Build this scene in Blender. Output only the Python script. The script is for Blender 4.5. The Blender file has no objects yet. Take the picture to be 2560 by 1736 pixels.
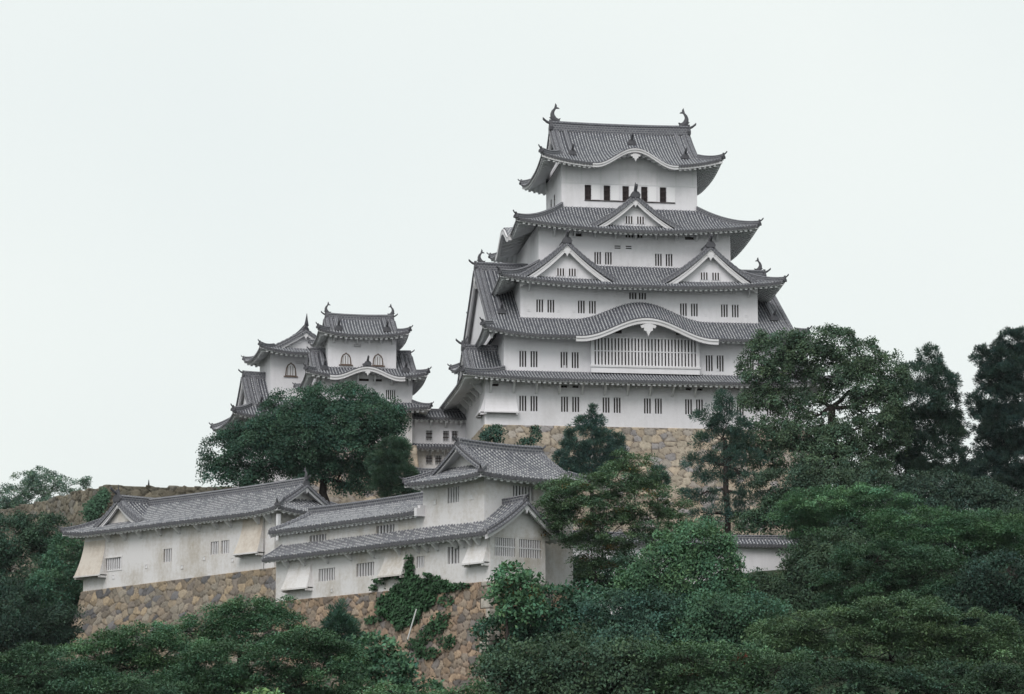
import bpy, math, random
import numpy as np
from math import radians, sin, cos, pi, sqrt, atan, atan2, hypot
from mathutils import Vector

# ------------------------------------------------------------------ scene, camera, light
S = bpy.context.scene
C = S.collection
FPX = 6058.0 / 2560.0                      # focal length in picture widths
PITCH = atan((1927.7 - 868) / 6058.0)
EYE = 1.7
cam = bpy.data.cameras.new('camera'); camo = bpy.data.objects.new('camera', cam); C.objects.link(camo)
cam.sensor_width = 36; cam.lens = 36 * FPX; cam.clip_start = 0.5; cam.clip_end = 5000
camo.location = (0, 0, EYE); camo.rotation_euler = (pi / 2 + PITCH, 0, 0)
S.camera = camo
SUN_EL, SUN_AZ = radians(46), radians(200)      # azimuth clockwise from +Y
w = bpy.data.worlds.new('World'); S.world = w; w.use_nodes = True
nt = w.node_tree; nt.nodes.clear()
sky = nt.nodes.new('ShaderNodeTexSky'); sky.sky_type = 'NISHITA'; sky.sun_disc = False
sky.sun_elevation = SUN_EL; sky.sun_rotation = SUN_AZ
sky.air_density = 1.0; sky.dust_density = 6.0; sky.ozone_density = 1.0
hsv = nt.nodes.new('ShaderNodeHueSaturation'); hsv.inputs['Saturation'].default_value = 0.25
mixw = nt.nodes.new('ShaderNodeMix'); mixw.data_type = 'RGBA'; mixw.inputs[0].default_value = 0.82   # overcast: an even cloud layer hides most of the clear sky
mixw.inputs[7].default_value = (9.4, 10.0, 9.75, 1)
bg = nt.nodes.new('ShaderNodeBackground'); bg.inputs[1].default_value = 0.1
out = nt.nodes.new('ShaderNodeOutputWorld')
nt.links.new(sky.outputs[0], hsv.inputs['Color']); nt.links.new(hsv.outputs[0], mixw.inputs[6])
tc = nt.nodes.new('ShaderNodeTexCoord'); cn = nt.nodes.new('ShaderNodeTexNoise'); cn.inputs['Scale'].default_value = 3.2; cn.inputs['Detail'].default_value = 3
cr = nt.nodes.new('ShaderNodeValToRGB'); cr.color_ramp.elements[0].position = .3; cr.color_ramp.elements[1].position = .7
cr.color_ramp.elements[0].color = (.955, .965, .98, 1); cr.color_ramp.elements[1].color = (1.03, 1.025, 1.02, 1)      # faint unevenness of the cloud layer
cm = nt.nodes.new('ShaderNodeMix'); cm.data_type = 'RGBA'; cm.blend_type = 'MULTIPLY'; cm.inputs[0].default_value = 1.0
nt.links.new(tc.outputs['Generated'], cn.inputs['Vector']); nt.links.new(cn.outputs[0], cr.inputs[0]); nt.links.new(mixw.outputs[2], cm.inputs[6]); nt.links.new(cr.outputs[0], cm.inputs[7])
nt.links.new(cm.outputs[2], bg.inputs[0]); nt.links.new(bg.outputs[0], out.inputs[0])
sun = bpy.data.lights.new('sun', 'SUN'); sun.energy = 1.5; sun.angle = radians(30); sun.color = (1.0, 0.95, 0.93)
suno = bpy.data.objects.new('sun', sun); C.objects.link(suno)
sd = Vector((sin(SUN_AZ) * cos(SUN_EL), cos(SUN_AZ) * cos(SUN_EL), sin(SUN_EL)))
suno.rotation_euler = sd.to_track_quat('Z', 'Y').to_euler(); suno.location = sd * 100
S.view_settings.view_transform = 'Standard'; S.view_settings.look = 'None'
S.view_settings.exposure = 0.08; S.view_settings.gamma = 1.0
S.cycles.max_bounces = 5; S.cycles.diffuse_bounces = 3; S.cycles.transmission_bounces = 2; S.cycles.transparent_max_bounces = 4

random.seed(7)
rng = np.random.default_rng(11)

def at(dx, dy, Y):
    """world point seen at picture position (dx, dy) (2324 px wide plan of the photo) at distance Y"""
    sx, sy = dx * 1.10155, dy * 1.10155
    cx = (sx - 1280) / 6058.; cy = (868 - sy) / 6058.
    d = (cx, cos(PITCH) - cy * sin(PITCH), sin(PITCH) + cy * cos(PITCH)); t = Y / d[1]
    return Vector((d[0] * t, Y, EYE + d[2] * t))

# ------------------------------------------------------------------ materials
M = {}
class NT:
    def __init__(s, name, rough=.8):
        s.m = bpy.data.materials.new(name); s.m.use_nodes = True; s.t = s.m.node_tree; s.t.nodes.clear()
        s.out = s.n('ShaderNodeOutputMaterial'); s.b = s.n('ShaderNodeBsdfPrincipled'); s.b.inputs['Roughness'].default_value = rough
        s.b.inputs['Specular IOR Level'].default_value = .25
        s.l(s.b.outputs[0], s.out.inputs[0]); M[name] = s.m
    def n(s, k, **a):
        x = s.t.nodes.new(k)
        for q, v in a.items(): setattr(x, q, v)
        return x
    def l(s, a, b): s.t.links.new(a, b)
    def noise(s, scale, detail=3, vec=None, rough=.55):
        x = s.n('ShaderNodeTexNoise'); x.inputs['Scale'].default_value = scale; x.inputs['Detail'].default_value = detail; x.inputs['Roughness'].default_value = rough
        if vec is not None: s.l(vec, x.inputs['Vector'])
        return x.outputs[0]
    def coord(s, scale=(1, 1, 1), kind='Object'):
        c = s.n('ShaderNodeTexCoord'); mp = s.n('ShaderNodeMapping'); mp.inputs['Scale'].default_value = scale
        s.l(c.outputs[kind], mp.inputs[0]); return mp.outputs[0]
    def ramp(s, fac, stops):
        r = s.n('ShaderNodeValToRGB'); e = r.color_ramp.elements
        while len(e) < len(stops): e.new(0.5)
        for q, (p, c) in zip(e, stops): q.position = p; q.color = (*c, 1) if len(c) == 3 else c
        s.l(fac, r.inputs[0]); return r.outputs[0]
    def math(s, op, a, b=None, c=None):
        x = s.n('ShaderNodeMath', operation=op)
        for i, v in enumerate((a, b, c)):
            if v is None: continue
            if isinstance(v, (int, float)): x.inputs[i].default_value = v
            else: s.l(v, x.inputs[i])
        return x.outputs[0]
    def mix(s, fac, a, b, kind='MIX'):
        x = s.n('ShaderNodeMix', data_type='RGBA', blend_type=kind)
        for i, v in ((0, fac), (6, a), (7, b)):
            if isinstance(v, (int, float)): x.inputs[i].default_value = v
            elif isinstance(v, tuple): x.inputs[i].default_value = (*v, 1)
            else: s.l(v, x.inputs[i])
        return x.outputs[2]
    def col(s, c):
        if isinstance(c, tuple): s.b.inputs['Base Color'].default_value = (*c, 1)
        else: s.l(c, s.b.inputs['Base Color'])
    def bump(s, h, strength=.3, dist=.05):
        x = s.n('ShaderNodeBump'); x.inputs['Strength'].default_value = strength; x.inputs['Distance'].default_value = dist
        s.l(h, x.inputs['Height']); s.l(x.outputs[0], s.b.inputs['Normal'])

def g3(v, t=(1, 1, 1)): return (v * t[0], v * t[1], v * t[2])

def plaster(name, base, dirt, amount, streak):
    k = NT(name, .85)
    big = k.noise(.22, 4, k.coord()); st = k.noise(1.0, 4, k.coord((1.3, 1.3, .16)), .65)
    fine = k.noise(3.0, 5, k.coord(), .7)
    f = k.math('MULTIPLY', k.math('SUBTRACT', big, .42), amount * 3.2)
    f2 = k.math('MULTIPLY', k.math('SUBTRACT', st, .5), streak * 3.5)
    f3 = k.math('MULTIPLY', k.math('SUBTRACT', fine, .5), amount * 1.6)
    s = k.math('ADD', k.math('ADD', f, f2), f3); s.node.use_clamp = True
    k.col(k.mix(s, base, dirt)); k.bump(k.noise(9, 4, k.coord()), .15, .03)
plaster('plaster', (.75, .735, .765), (.50, .485, .49), .36, .2)
plaster('plaster_eaves', (.70, .70, .715), (.45, .44, .44), .3, .1)
plaster('old_plaster', (.68, .665, .67), (.42, .375, .315), .85, .26)
plaster('lime_trim', (.68, .67, .69), (.45, .43, .42), .35, .1)
plaster('shutter_white', (.82, .81, .83), (.7, .7, .7), .1, .05)
plaster('ochre_plaster', (.58, .53, .475), (.38, .31, .25), .9, .35)

def tile(name, pan, roll, joint, white, wpatch, frac=.34):
    k = NT(name, .7)
    uv = k.n('ShaderNodeUVMap'); sp = k.n('ShaderNodeSeparateXYZ'); k.l(uv.outputs[0], sp.inputs[0])
    fu = k.math('FRACT', sp.outputs[0]); fv = k.math('FRACT', k.math('ADD', sp.outputs[1], k.math('MULTIPLY', k.math('FLOOR', sp.outputs[0]), .37)))
    du = k.math('ABSOLUTE', k.math('SUBTRACT', fu, .5))
    isroll = k.math('LESS_THAN', du, .21)
    edge = k.math('MULTIPLY', k.math('GREATER_THAN', du, .10), k.math('LESS_THAN', du, .235))     # lime pointing along both sides of the round tiles
    dv = k.math('LESS_THAN', fv, frac)
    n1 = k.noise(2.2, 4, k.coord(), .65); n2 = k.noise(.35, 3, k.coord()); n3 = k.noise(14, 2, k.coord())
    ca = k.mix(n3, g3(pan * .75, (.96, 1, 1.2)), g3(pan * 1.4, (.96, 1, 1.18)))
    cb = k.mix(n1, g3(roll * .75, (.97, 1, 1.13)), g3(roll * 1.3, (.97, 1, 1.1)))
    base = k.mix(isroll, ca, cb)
    lime = k.math('MULTIPLY', dv, k.math('MAXIMUM', isroll, edge))
    lime = k.math('MULTIPLY', lime, k.math('GREATER_THAN', k.math('ADD', n1, k.math('MULTIPLY', n2, wpatch)), .5 + wpatch * .38))
    k.col(k.mix(k.math('MULTIPLY', lime, white), base, g3(joint, (1, 1, 1.0))))
    k.bump(k.math('LESS_THAN', fv, .1), .25, .03)
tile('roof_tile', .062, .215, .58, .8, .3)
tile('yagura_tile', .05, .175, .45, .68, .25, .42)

k = NT('ridge_tile', .7)
uv = k.n('ShaderNodeUVMap'); br = k.n('ShaderNodeTexBrick'); br.inputs['Scale'].default_value = 1.0
br.inputs['Color1'].default_value = (.085, .088, .105, 1); br.inputs['Color2'].default_value = (.14, .145, .165, 1); br.inputs['Mortar'].default_value = (.34, .34, .35, 1)
br.inputs['Brick Width'].default_value = .34; br.inputs['Row Height'].default_value = .24; br.inputs['Mortar Size'].default_value = .028
k.l(uv.outputs[0], br.inputs['Vector'])
k.col(k.mix(k.math('MULTIPLY', k.noise(2.0, 4, k.coord()), .7), br.outputs[0], (.07, .07, .085)))
k = NT('dark_tile', .7); k.col(k.mix(k.noise(3, 3, k.coord()), (.045, .045, .055), (.12, .12, .13)))
k = NT('tile_ends', .7); k.col(k.mix(k.noise(3, 3, k.coord()), (.05, .05, .058), (.13, .13, .14)))
k = NT('interior', .9); k.col((.035, .026, .024))
k = NT('dark_wood', .8); k.col(k.mix(k.noise(6, 3, k.coord((4, 4, .6))), (.034, .025, .027), (.06, .045, .045)))
k = NT('brown_wood', .8); k.col(k.mix(k.noise(6, 3, k.coord((4, 4, .6))), (.09, .062, .05), (.17, .125, .10)))
k = NT('bark', .9); k.col(k.mix(k.noise(5, 4, k.coord((2, 2, .5))), (.018, .014, .014), (.055, .045, .04))); k.bump(k.noise(9, 4, k.coord((3, 3, .6))), .5, .04)
k = NT('white_metal', .5); k.col((.62, .62, .62))
k = NT('ground', .95); k.col(k.ramp(k.noise(.6, 5, k.coord()), [(.3, (.012, .022, .012)), (.55, (.03, .045, .022)), (.8, (.07, .06, .04))])); k.bump(k.noise(3, 5, k.coord()), .6, .2)

def stone_mat(name):
    k = NT(name, .9); a = k.n('ShaderNodeAttribute', attribute_name='tint')
    n1 = k.noise(2.5, 5, k.coord(), .65); n2 = k.noise(14, 4, k.coord(), .7)
    c = k.mix(1.0, a.outputs[0], k.ramp(n1, [(.25, (.62, .6, .58)), (.55, (1, 1, 1)), (.8, (1.2, 1.15, 1.05))]), 'MULTIPLY')
    k.col(k.mix(1.0, c, k.ramp(n2, [(.3, (.8, .8, .8)), (.7, (1.15, 1.15, 1.15))]), 'MULTIPLY')); k.bump(n2, .5, .05)
stone_mat('stone')

def leaf_mat(name, trans=.25):
    k = NT(name, .65); a = k.n('ShaderNodeAttribute', attribute_name='tint'); k.col(a.outputs[0])
    k.b.inputs['Specular IOR Level'].default_value = .15
    tr = k.n('ShaderNodeBsdfTranslucent'); k.l(k.mix(1.0, a.outputs[0], (1.0, 1.15, .55), 'MULTIPLY'), tr.inputs[0])
    mx = k.n('ShaderNodeMixShader'); mx.inputs[0].default_value = trans
    k.l(k.b.outputs[0], mx.inputs[1]); k.l(tr.outputs[0], mx.inputs[2]); k.l(mx.outputs[0], k.out.inputs[0])
leaf_mat('leaf', .14)

# ------------------------------------------------------------------ objects
def tag(o, label=None, cat=None, group=None, kind=None):
    if label: o['label'] = label
    if cat: o['category'] = cat
    if group: o['group'] = group
    if kind: o['kind'] = kind
    return o

def thing(name, label, cat, loc, rz=0, group=None):
    o = bpy.data.objects.new(name, None); C.objects.link(o); o.empty_display_size = .5
    o.location = loc; o.rotation_euler = (0, 0, rz)
    return tag(o, label, cat, group)

class MB:
    """collects faces; T maps plan coordinates (a, b) of a wing into the building's own (u, v)"""
    def __init__(s, z0=0):
        s.v = []; s.f = []; s.m = []; s.uv = []; s.mats = []; s.o = (0, 0, 0); s.z0 = z0
    def at(s, ou=0, ov=0, k=0): s.o = (ou, ov, k); return s
    def P(s, a, b, z):
        ou, ov, k = s.o
        if k == 0: u, v = a, b
        elif k == 1: u, v = -b, a
        elif k == 2: u, v = -a, -b
        else: u, v = b, -a
        s.v.append((ou + u, ov + v, z - s.z0)); return len(s.v) - 1
    def mi(s, name):
        if name not in s.mats: s.mats.append(name)
        return s.mats.index(name)
    def F(s, idx, mat, uv=None):
        s.f.append(tuple(idx)); s.m.append(s.mi(mat)); s.uv.extend(uv if uv else [(0, 0)] * len(idx))
    def quad(s, p, mat, uv=None): s.F([s.P(*q) for q in p], mat, uv)
    def box(s, a0, a1, b0, b1, z0, z1, mat):
        i = [s.P(a, b, z) for z in (z0, z1) for a, b in ((a0, b0), (a1, b0), (a1, b1), (a0, b1))]
        for q in ((3, 2, 1, 0), (4, 5, 6, 7), (0, 1, 5, 4), (1, 2, 6, 5), (2, 3, 7, 6), (3, 0, 4, 7)): s.F([i[x] for x in q], mat)
    def prism(s, poly, t0, t1, axis, mat):
        """poly in (x, z) extruded along the other plan axis: axis 'b' -> x is a, 'a' -> x is b"""
        n = len(poly); r = []
        for t in (t0, t1):
            for x, z in poly: r.append(s.P(x, t, z) if axis == 'b' else s.P(t, x, z))
        s.F(list(range(r[0], r[0] + n)), mat); s.F(list(range(r[n] + n - 1, r[n] - 1, -1)), mat)
        for i in range(n):
            j = (i + 1) % n; s.F((r[i], r[n + i], r[n + j], r[j]), mat)
    def sweep(s, pts, prof, mat, capped=True, latfix=None):
        """prof: list of (lateral, up) or a function of the point's index; sections stay upright"""
        n = len(pts); rings = []; acc = 0
        for i, p in enumerate(pts):
            q0, q1 = pts[max(0, i - 1)], pts[min(n - 1, i + 1)]
            tx, ty = q1[0] - q0[0], q1[1] - q0[1]; l = hypot(tx, ty) or 1
            lx, ly = latfix if latfix else (ty / l, -tx / l)
            pr = prof(i) if callable(prof) else prof
            if i: acc += sqrt(sum((p[k] - pts[i - 1][k]) ** 2 for k in range(3)))
            per = 0; ring = []
            for k, (a, b) in enumerate(pr):
                if k: per += hypot(a - pr[k - 1][0], b - pr[k - 1][1])
                ring.append((s.P(p[0] + lx * a, p[1] + ly * a, p[2] + b), (acc, per)))
            rings.append(ring)
        m = len(rings[0])
        for i in range(n - 1):
            for k in range(m):
                j = (k + 1) % m; A, B, D_, E = rings[i][k], rings[i][j], rings[i + 1][j], rings[i + 1][k]
                s.F((A[0], B[0], D_[0], E[0]), mat, [A[1], B[1], D_[1], E[1]])
        if capped:
            s.F([r[0] for r in rings[0]][::-1], mat); s.F([r[0] for r in rings[-1]], mat)
    def build(s, name, parent=None, smooth=False, label=None):
        me = bpy.data.meshes.new(name); me.from_pydata(s.v, [], s.f)
        for x in s.mats: me.materials.append(M[x])
        me.polygons.foreach_set('material_index', s.m)
        if any(u != (0, 0) for u in s.uv[:4000]) or len(s.uv) > 4000:
            me.uv_layers.new(name='UVMap').data.foreach_set('uv', np.array(s.uv, dtype=np.float32).ravel())
        if smooth: me.polygons.foreach_set('use_smooth', [True] * len(s.f))
        o = bpy.data.objects.new(name, me); C.objects.link(o)
        if parent: o.parent = parent
        if label: o['label'] = label
        return o

# ------------------------------------------------------------------ roof kit
ROLL = [(0, 0), (.27, 0), (.32, .55), (.42, .92), (.5, 1), (.58, .92), (.68, .55), (.73, 0)]
def ridge_prof(w, h):
    return [(-w / 2, -.25), (-w / 2, h * .72), (-w * .62, h * .74), (-w * .5, h * .94), (0, h * 1.1), (w * .5, h * .94), (w * .62, h * .74), (w / 2, h * .72), (w / 2, -.25)]
def round_prof(r, n=7):
    return [(r * cos(a), r * sin(a)) for a in [pi * i / (n - 1) for i in range(n)]] + [(-r, -.15), (r, -.15)]
def onigawara(mb, a, b, z, da, db, sc, mat='dark_tile'):
    """ridge-end tile facing (da, db)"""
    l = hypot(da, db); da /= l; db /= l; la, lb = -db, da
    sh = [(-.5, 0), (-.58, .3), (-.36, .62), (-.2, .66), (-.07, 1.15), (.07, 1.15), (.2, .66), (.36, .62), (.58, .3), (.5, 0)]
    n = len(sh); r = []
    for t in (0, .3):
        r += [mb.P(a + la * x * sc + da * t * sc, b + lb * x * sc + db * t * sc, z + y * sc) for x, y in sh]
    mb.F(r[:n][::-1], mat); mb.F(r[n:], mat)
    for i in range(n):
        j = (i + 1) % n; mb.F((r[i], r[j], r[n + j], r[n + i]), mat)
    # projecting round cap (toribusuma)
    mb.sweep([(a + da * .2 * sc, b + db * .2 * sc, z + .75 * sc), (a + da * .6 * sc, b + db * .6 * sc, z + .95 * sc), (a + da * .95 * sc, b + db * .95 * sc, z + 1.25 * sc)], [(x * .15 * sc, y * .15 * sc) for x, y in ((1, 0), (.5, .87), (-.5, .87), (-1, 0), (-.5, -.87), (.5, -.87))], mat)

class Roof:
    """meshes of one roof: tiles, plastered eaves, ridge tiles, bargeboards, gable walls"""
    def __init__(s, z0, tile='roof_tile', pitch=.32, wall='plaster', trim='lime_trim', raft=.55, wavy=0, fth=.28):
        s.z0 = z0; s.tile = tile; s.p = pitch; s.wall = wall; s.trim = trim; s.raft = raft; s.wavy = wavy; s.fth = fth
        s.t, s.e = MB(z0), MB(z0); s.pieces = []; s.o = (0, 0, 0)
        s.new('r', 'ridge_tiles'); s.new('g', 'bargeboard'); s.new('w', 'gable_wall')
    def new(s, k, name):
        m = MB(s.z0).at(*s.o); setattr(s, k, m); s.pieces.append((name, m)); return m
    def at(s, *a):
        s.o = tuple(a) + (0,) * (3 - len(a))
        for q in (s.t, s.e, s.r, s.g, s.w): q.at(*s.o)
        return s
    def build(s, parent, name='roof', label=None):
        root = s.t.build(name, parent, label=label)
        if s.e.f: s.e.build('eaves', root)
        for nm, m in s.pieces:
            if m.f: m.build(nm, root)
        return root
    def panel(s, P0, e, n, L, dmax, z, soff=0, eave=True, bend=None):
        p = L / max(1, round(L / s.p)); N = int(round(L / p)); t = s.t; h = p * .27; off = random.random()
        def X(q, d): return (P0[0] + e[0] * q + n[0] * d, P0[1] + e[1] * q + n[1] * d)
        for k in range(N):
            sc_ = (k + .5) * p; cols = []
            for cx, hh in ROLL + [(1, 0)]:
                q = (k + cx) * p; D = dmax(q, sc_)
                cols.append((q, D, hh * h, cx))
            Dm = max(c[1] for c in cols)
            if Dm < .05: continue
            ns = max(2, min(14, int(Dm / .55) + 1)); grid = []
            jit = random.random() * .06
            for q, D, hh, cx in cols:
                col = []
                for j in range(ns + 1):
                    d = max(0, D) * j / ns; a, b = X(q, d)
                    col.append((t.P(a, b, z(q, d) + hh), (k + min(cx, .999), d * 3.0 + off + jit)))
                grid.append(col)
            for c in range(len(grid) - 1):
                A, B = grid[c], grid[c + 1]
                for j in range(ns): t.F((A[j][0], B[j][0], B[j + 1][0], A[j + 1][0]), s.tile, [A[j][1], B[j][1], B[j + 1][1], A[j + 1][1]])
            if eave:        # tile ends hang over the fascia
                low = []
                for q, D, hh, cx in cols:
                    a, b = X(q, 0); low.append(t.P(a, b, z(q, 0) - .17 - .10 * (1 if .2 < cx < .8 else 0)))
                for c in range(len(grid) - 1): t.F((low[c], low[c + 1], grid[c + 1][0][0], grid[c][0][0]), 'tile_ends')
        if not eave: return
        m = s.e; th = s.fth
        ns = max(2, int(L / .5)); qs = [L * i / ns for i in range(ns + 1)]
        ins = .10; th = th + .06
        def row(d, dz): 
            r = []
            for q in qs:
                D = dmax(q, min(max(q, .01), L - .01)); dd = min(d, max(0, D)); a, b = X(q, dd); r.append(m.P(a, b, z(q, dd) - dz))
            return r
        r0 = row(ins, .1); r1 = row(ins, th)
        for i in range(ns): m.F((r1[i], r1[i + 1], r0[i + 1], r0[i]), s.trim)
        prev = r1; K = 4
        for j in range(1, K + 1):
            d = ins + (soff - ins) * j / K; cur = row(d, th + .04)
            for i in range(ns): m.F((prev[i + 1], prev[i], cur[i], cur[i + 1]), 'plaster_eaves')
            prev = cur
        # rafters (or the scalloped plaster of the turret eaves)
        nr = max(1, int(L / s.raft)); hw = s.raft * (.25 if not s.wavy else .36)
        for i in range(nr):
            q = (i + .5) * L / nr; D = dmax(q, q)
            if D < .7: continue
            d1 = min(soff, D); pts = []
            for d in (ins + .12, d1 * .5, d1):
                pts.append((*X(q, d), z(q, d) - th - .02))
            if s.wavy: pf = [(hw * x, -.17 * y) for x, y in ((-1, -.3), (-.85, .45), (-.5, .9), (0, 1), (.5, .9), (.85, .45), (1, -.3))]
            else: pf = [(-hw, .05), (-hw, -.2), (hw, -.2), (hw, .05)]
            m.sweep(pts, pf, 'plaster_eaves')
    def bargestrip(s, pts, lat, th, hgt, drop=.1):
        s.g.sweep(pts, lambda i: [(-th, -drop), (-th, -drop - hgt), (th, -drop - hgt), (th, -drop)], s.trim, latfix=lat)
        s.g.sweep([(p[0], p[1], p[2] - drop - hgt * .12) for p in pts], lambda i: [(-th - .05, .08), (-th - .05, -hgt * .18), (th + .05, -hgt * .18), (th + .05, .08)], s.trim, latfix=lat)
    def beads(s, pts, lat, r):
        """verge roll of round tiles, one lump per tile"""
        L = [0]
        for i in range(1, len(pts)): L.append(L[-1] + sqrt(sum((pts[i][k] - pts[i - 1][k]) ** 2 for k in range(3))))
        n = max(3, int(L[-1] / (r * 1.15))); P = []
        for i in range(n + 1):
            x = L[-1] * i / n; k = 0
            while k < len(L) - 2 and L[k + 1] < x: k += 1
            f = (x - L[k]) / max(1e-6, L[k + 1] - L[k]); P.append(tuple(pts[k][c] + (pts[k + 1][c] - pts[k][c]) * f for c in range(3)))
        s.r.sweep(P, lambda i: round_prof(r * (1.0 if i % 2 else .72), 6), 'ridge_tile', latfix=lat)
    def hip(s, f, wdt, hgt, tip=True, n=10):
        pts = [f(i / n) for i in range(n + 1)]; s.new('r', 'hip_ridge')
        a, b = pts[0], pts[1]; l = hypot(a[0] - b[0], a[1] - b[1]) or 1; dx, dy = (a[0] - b[0]) / l, (a[1] - b[1]) / l
        s.r.sweep(pts, ridge_prof(wdt, hgt), 'ridge_tile')
        if tip: onigawara(s.r, a[0] + dx * .02, a[1] + dy * .02, a[2] - .1, dx, dy, .62 * (hgt / .45))

    def skirt(s, o, i, ze, zt, c=.3, lift=.8, lk=2.4, bumps={}, sides='flbr', hw=.42, hh=.42, soff=None, tips=True):
        u0, u1, v0, v1 = o; a0, a1, b0, b1 = i; H = zt - ze
        spec = dict(f=((u0, v0), (1, 0), (0, 1), u1 - u0, b0 - v0, a0 - u0, u1 - a1), r=((u1, v0), (0, 1), (-1, 0), v1 - v0, u1 - a1, b0 - v0, v1 - b1),
                    b=((u1, v1), (-1, 0), (0, -1), u1 - u0, v1 - b1, u1 - a1, a0 - u0), l=((u0, v1), (0, -1), (1, 0), v1 - v0, a0 - u0, v1 - b1, b0 - v0))
        Z = {}
        for k in 'frbl':
            P0, e, n, L, D, hl, hr = spec[k]; bp = bumps.get(k)
            def z(q, d, L=L, D=D, hl=hl, hr=hr, bp=bp):
                x = min(d / D, 1.); v = ze + H * ((1 - c) * x + c * x * x)
                if lift: v += lift * (max(0, 1 - q / (lk * hl)) ** 2 + max(0, 1 - (L - q) / (lk * hr)) ** 2) * (1 - x) ** 1.4
                if bp:
                    y = abs(q - bp[0]) / bp[1]
                    if y < 1: v += bp[2] * (.5 + .5 * cos(pi * y)) * max(0, 1 - d / bp[3]) ** bp[4]
                return v
            Z[k] = z
            if k in sides:
                s.panel(P0, e, n, L, lambda q, qc, L=L, D=D, hl=hl, hr=hr: D * max(0, min(1, q / hl, (L - q) / hr)), z, soff or D * .85)
                if bp: s.karahafu(P0, e, n, bp, z)
        for (ua, va, ub, vb, k, fr) in ((u0, v0, a0, b0, 'f', 0), (u1, v0, a1, b0, 'f', 1), (u0, v1, a0, b1, 'b', 1), (u1, v1, a1, b1, 'b', 0)):
            ss = {'fl': (u0, v0), }
            if k not in sides: continue
            P0, e, n, L, D, hl, hr = spec[k]
            def f(t, ua=ua, va=va, ub=ub, vb=vb, k=k, fr=fr, L=L, D=D, hl=hl, hr=hr):
                q = (L - t * hr) if fr else t * hl
                return (ua + (ub - ua) * t, va + (vb - va) * t, Z[k](q, t * D) + .08)
            s.hip(f, hw, hh, tips)
        return Z
    def karahafu(s, P0, e, n, bp, z):
        N = 28; c, hwid = bp[0], bp[1] * 1.06; pts = []
        for i in range(N + 1):
            q = c - hwid + 2 * hwid * i / N
            pts.append((P0[0] + e[0] * q - n[0] * .02, P0[1] + e[1] * q - n[1] * .02, z(q, 0)))
        bh = bp[5] if len(bp) > 5 else .5
        th = .17; s.new('g', 'bargeboard')
        s.g.sweep(pts, lambda i: [(-th, -.16), (-th, -.16 - bh), (th, -.16 - bh), (th, -.16)], s.trim)
        s.g.sweep(pts, lambda i: [(-th - .09, -.12), (-th - .09, -.12 - bh * .4), (th, -.12 - bh * .4), (th, -.12)] if n[1] < 0 or n[0] != 0 else [(-th, -.12), (-th, -.12 - bh * .4), (th + .09, -.12 - bh * .4), (th + .09, -.12)], s.trim)
    def irimoya(s, o, ze, zr, g, c=.3, lift=.7, lw=6., bump=None, soff=2., hw=.42, hh=.42, rw=.6, rh=.8, kudari=1.4, bh=.5, gwall=True, ends='lr', oni=True, wallset=.45, gables='lr', sides='flbr', wclip=(-1e9, 1e9), deep=0):
        """hip-and-gable roof over plan rectangle o, ridge along the first axis, gable planes g in from both ends"""
        u0, u1, v0, v1 = o; L = u1 - u0; W = v1 - v0; D = W / 2; H = zr - ze
        def base(d): x = d / D; return ze + H * ((1 - c) * x + c * x * x)
        def mk(Ln, bp=None):
            def z(q, d):
                v = base(d); v += lift * (max(0, 1 - q / lw) ** 2 + max(0, 1 - (Ln - q) / lw) ** 2) * max(0, 1 - d / (lw * .6)) ** 1.4
                if bp:
                    y = abs(q - bp[0]) / bp[1]
                    if y < 1: v += bp[2] * (.5 + .5 * cos(pi * y)) * max(0, 1 - d / bp[3]) ** bp[4]
                return v
            return z
        zf = mk(L, bump); zb = mk(L); zs = mk(W)
        gl = g if 'l' in gables else (D if 'l' in sides else 0); gr = g if 'r' in gables else (D if 'r' in sides else 0)
        def dm(Lq, A, Bq):
            def f(q, qc):
                if qc < A: return max(0, min(q, A, D))
                if qc > Lq - Bq: return max(0, min(Lq - q, Bq, D))
                return D
            return f
        s.panel((u0, v0), (1, 0), (0, 1), L, dm(L, gl, gr), zf, soff)
        if 'b' in sides: s.panel((u1, v1), (-1, 0), (0, -1), L, dm(L, gr, gl), zb, soff)
        if 'l' in sides: s.panel((u0, v1), (0, -1), (1, 0), W, lambda q, qc: max(0, min(gl + deep, q, W - q, D)), zs, min(soff, gl))
        if 'r' in sides: s.panel((u1, v0), (0, 1), (-1, 0), W, lambda q, qc: max(0, min(gr + deep, q, W - q, D)), zs, min(soff, gr))
        if bump: s.karahafu((u0, v0), (1, 0), (0, 1), bump, zf)
        for sx, sy in ((0, 0), (1, 0), (0, 1), (1, 1)):
            if ('l' if sx == 0 else 'r') not in sides: continue
            G = gr if sx else gl; G2 = min(G, D)
            def f(t, sx=sx, sy=sy, G2=G2): d = t * G2; return ((u1 - d) if sx else (u0 + d), (v1 - d) if sy else (v0 + d), zs(d, d) + .08)
            s.hip(f, hw, hh)
        N = 12
        for sx in (0, 1):
            if ('l' if sx == 0 else 'r') not in gables: continue
            a = (u1 - g) if sx else (u0 + g); sg = -1 if sx else 1; s.new('g', 'bargeboard'); s.new('w', 'gable_wall'); s.new('r', 'verge_tiles')
            path = []
            for i in range(2 * N + 1):
                b = g + (W - 2 * g) * i / (2 * N); path.append((a, v0 + b, base(min(b, W - b))))
            s.bargestrip([(p[0] + sg * .02, p[1], p[2]) for p in path], (1, 0), .11, bh, .2)
            s.beads([(p[0] + sg * .12, p[1], p[2] + .12) for p in path], (1, 0), .24)
            s.r.sweep([(p[0] - sg * .06, p[1], p[2]) for p in path], [(-.1, -.2), (-.1, .14), (.1, .14), (.1, -.2)], 'tile_ends', latfix=(1, 0))
            s.beads([(p[0] - sg * .18, p[1], p[2] - .12) for p in path], (1, 0), .13)
            s.beads([(p[0] + sg * .55, p[1], p[2] + .08) for p in path], (1, 0), .2)
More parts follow.
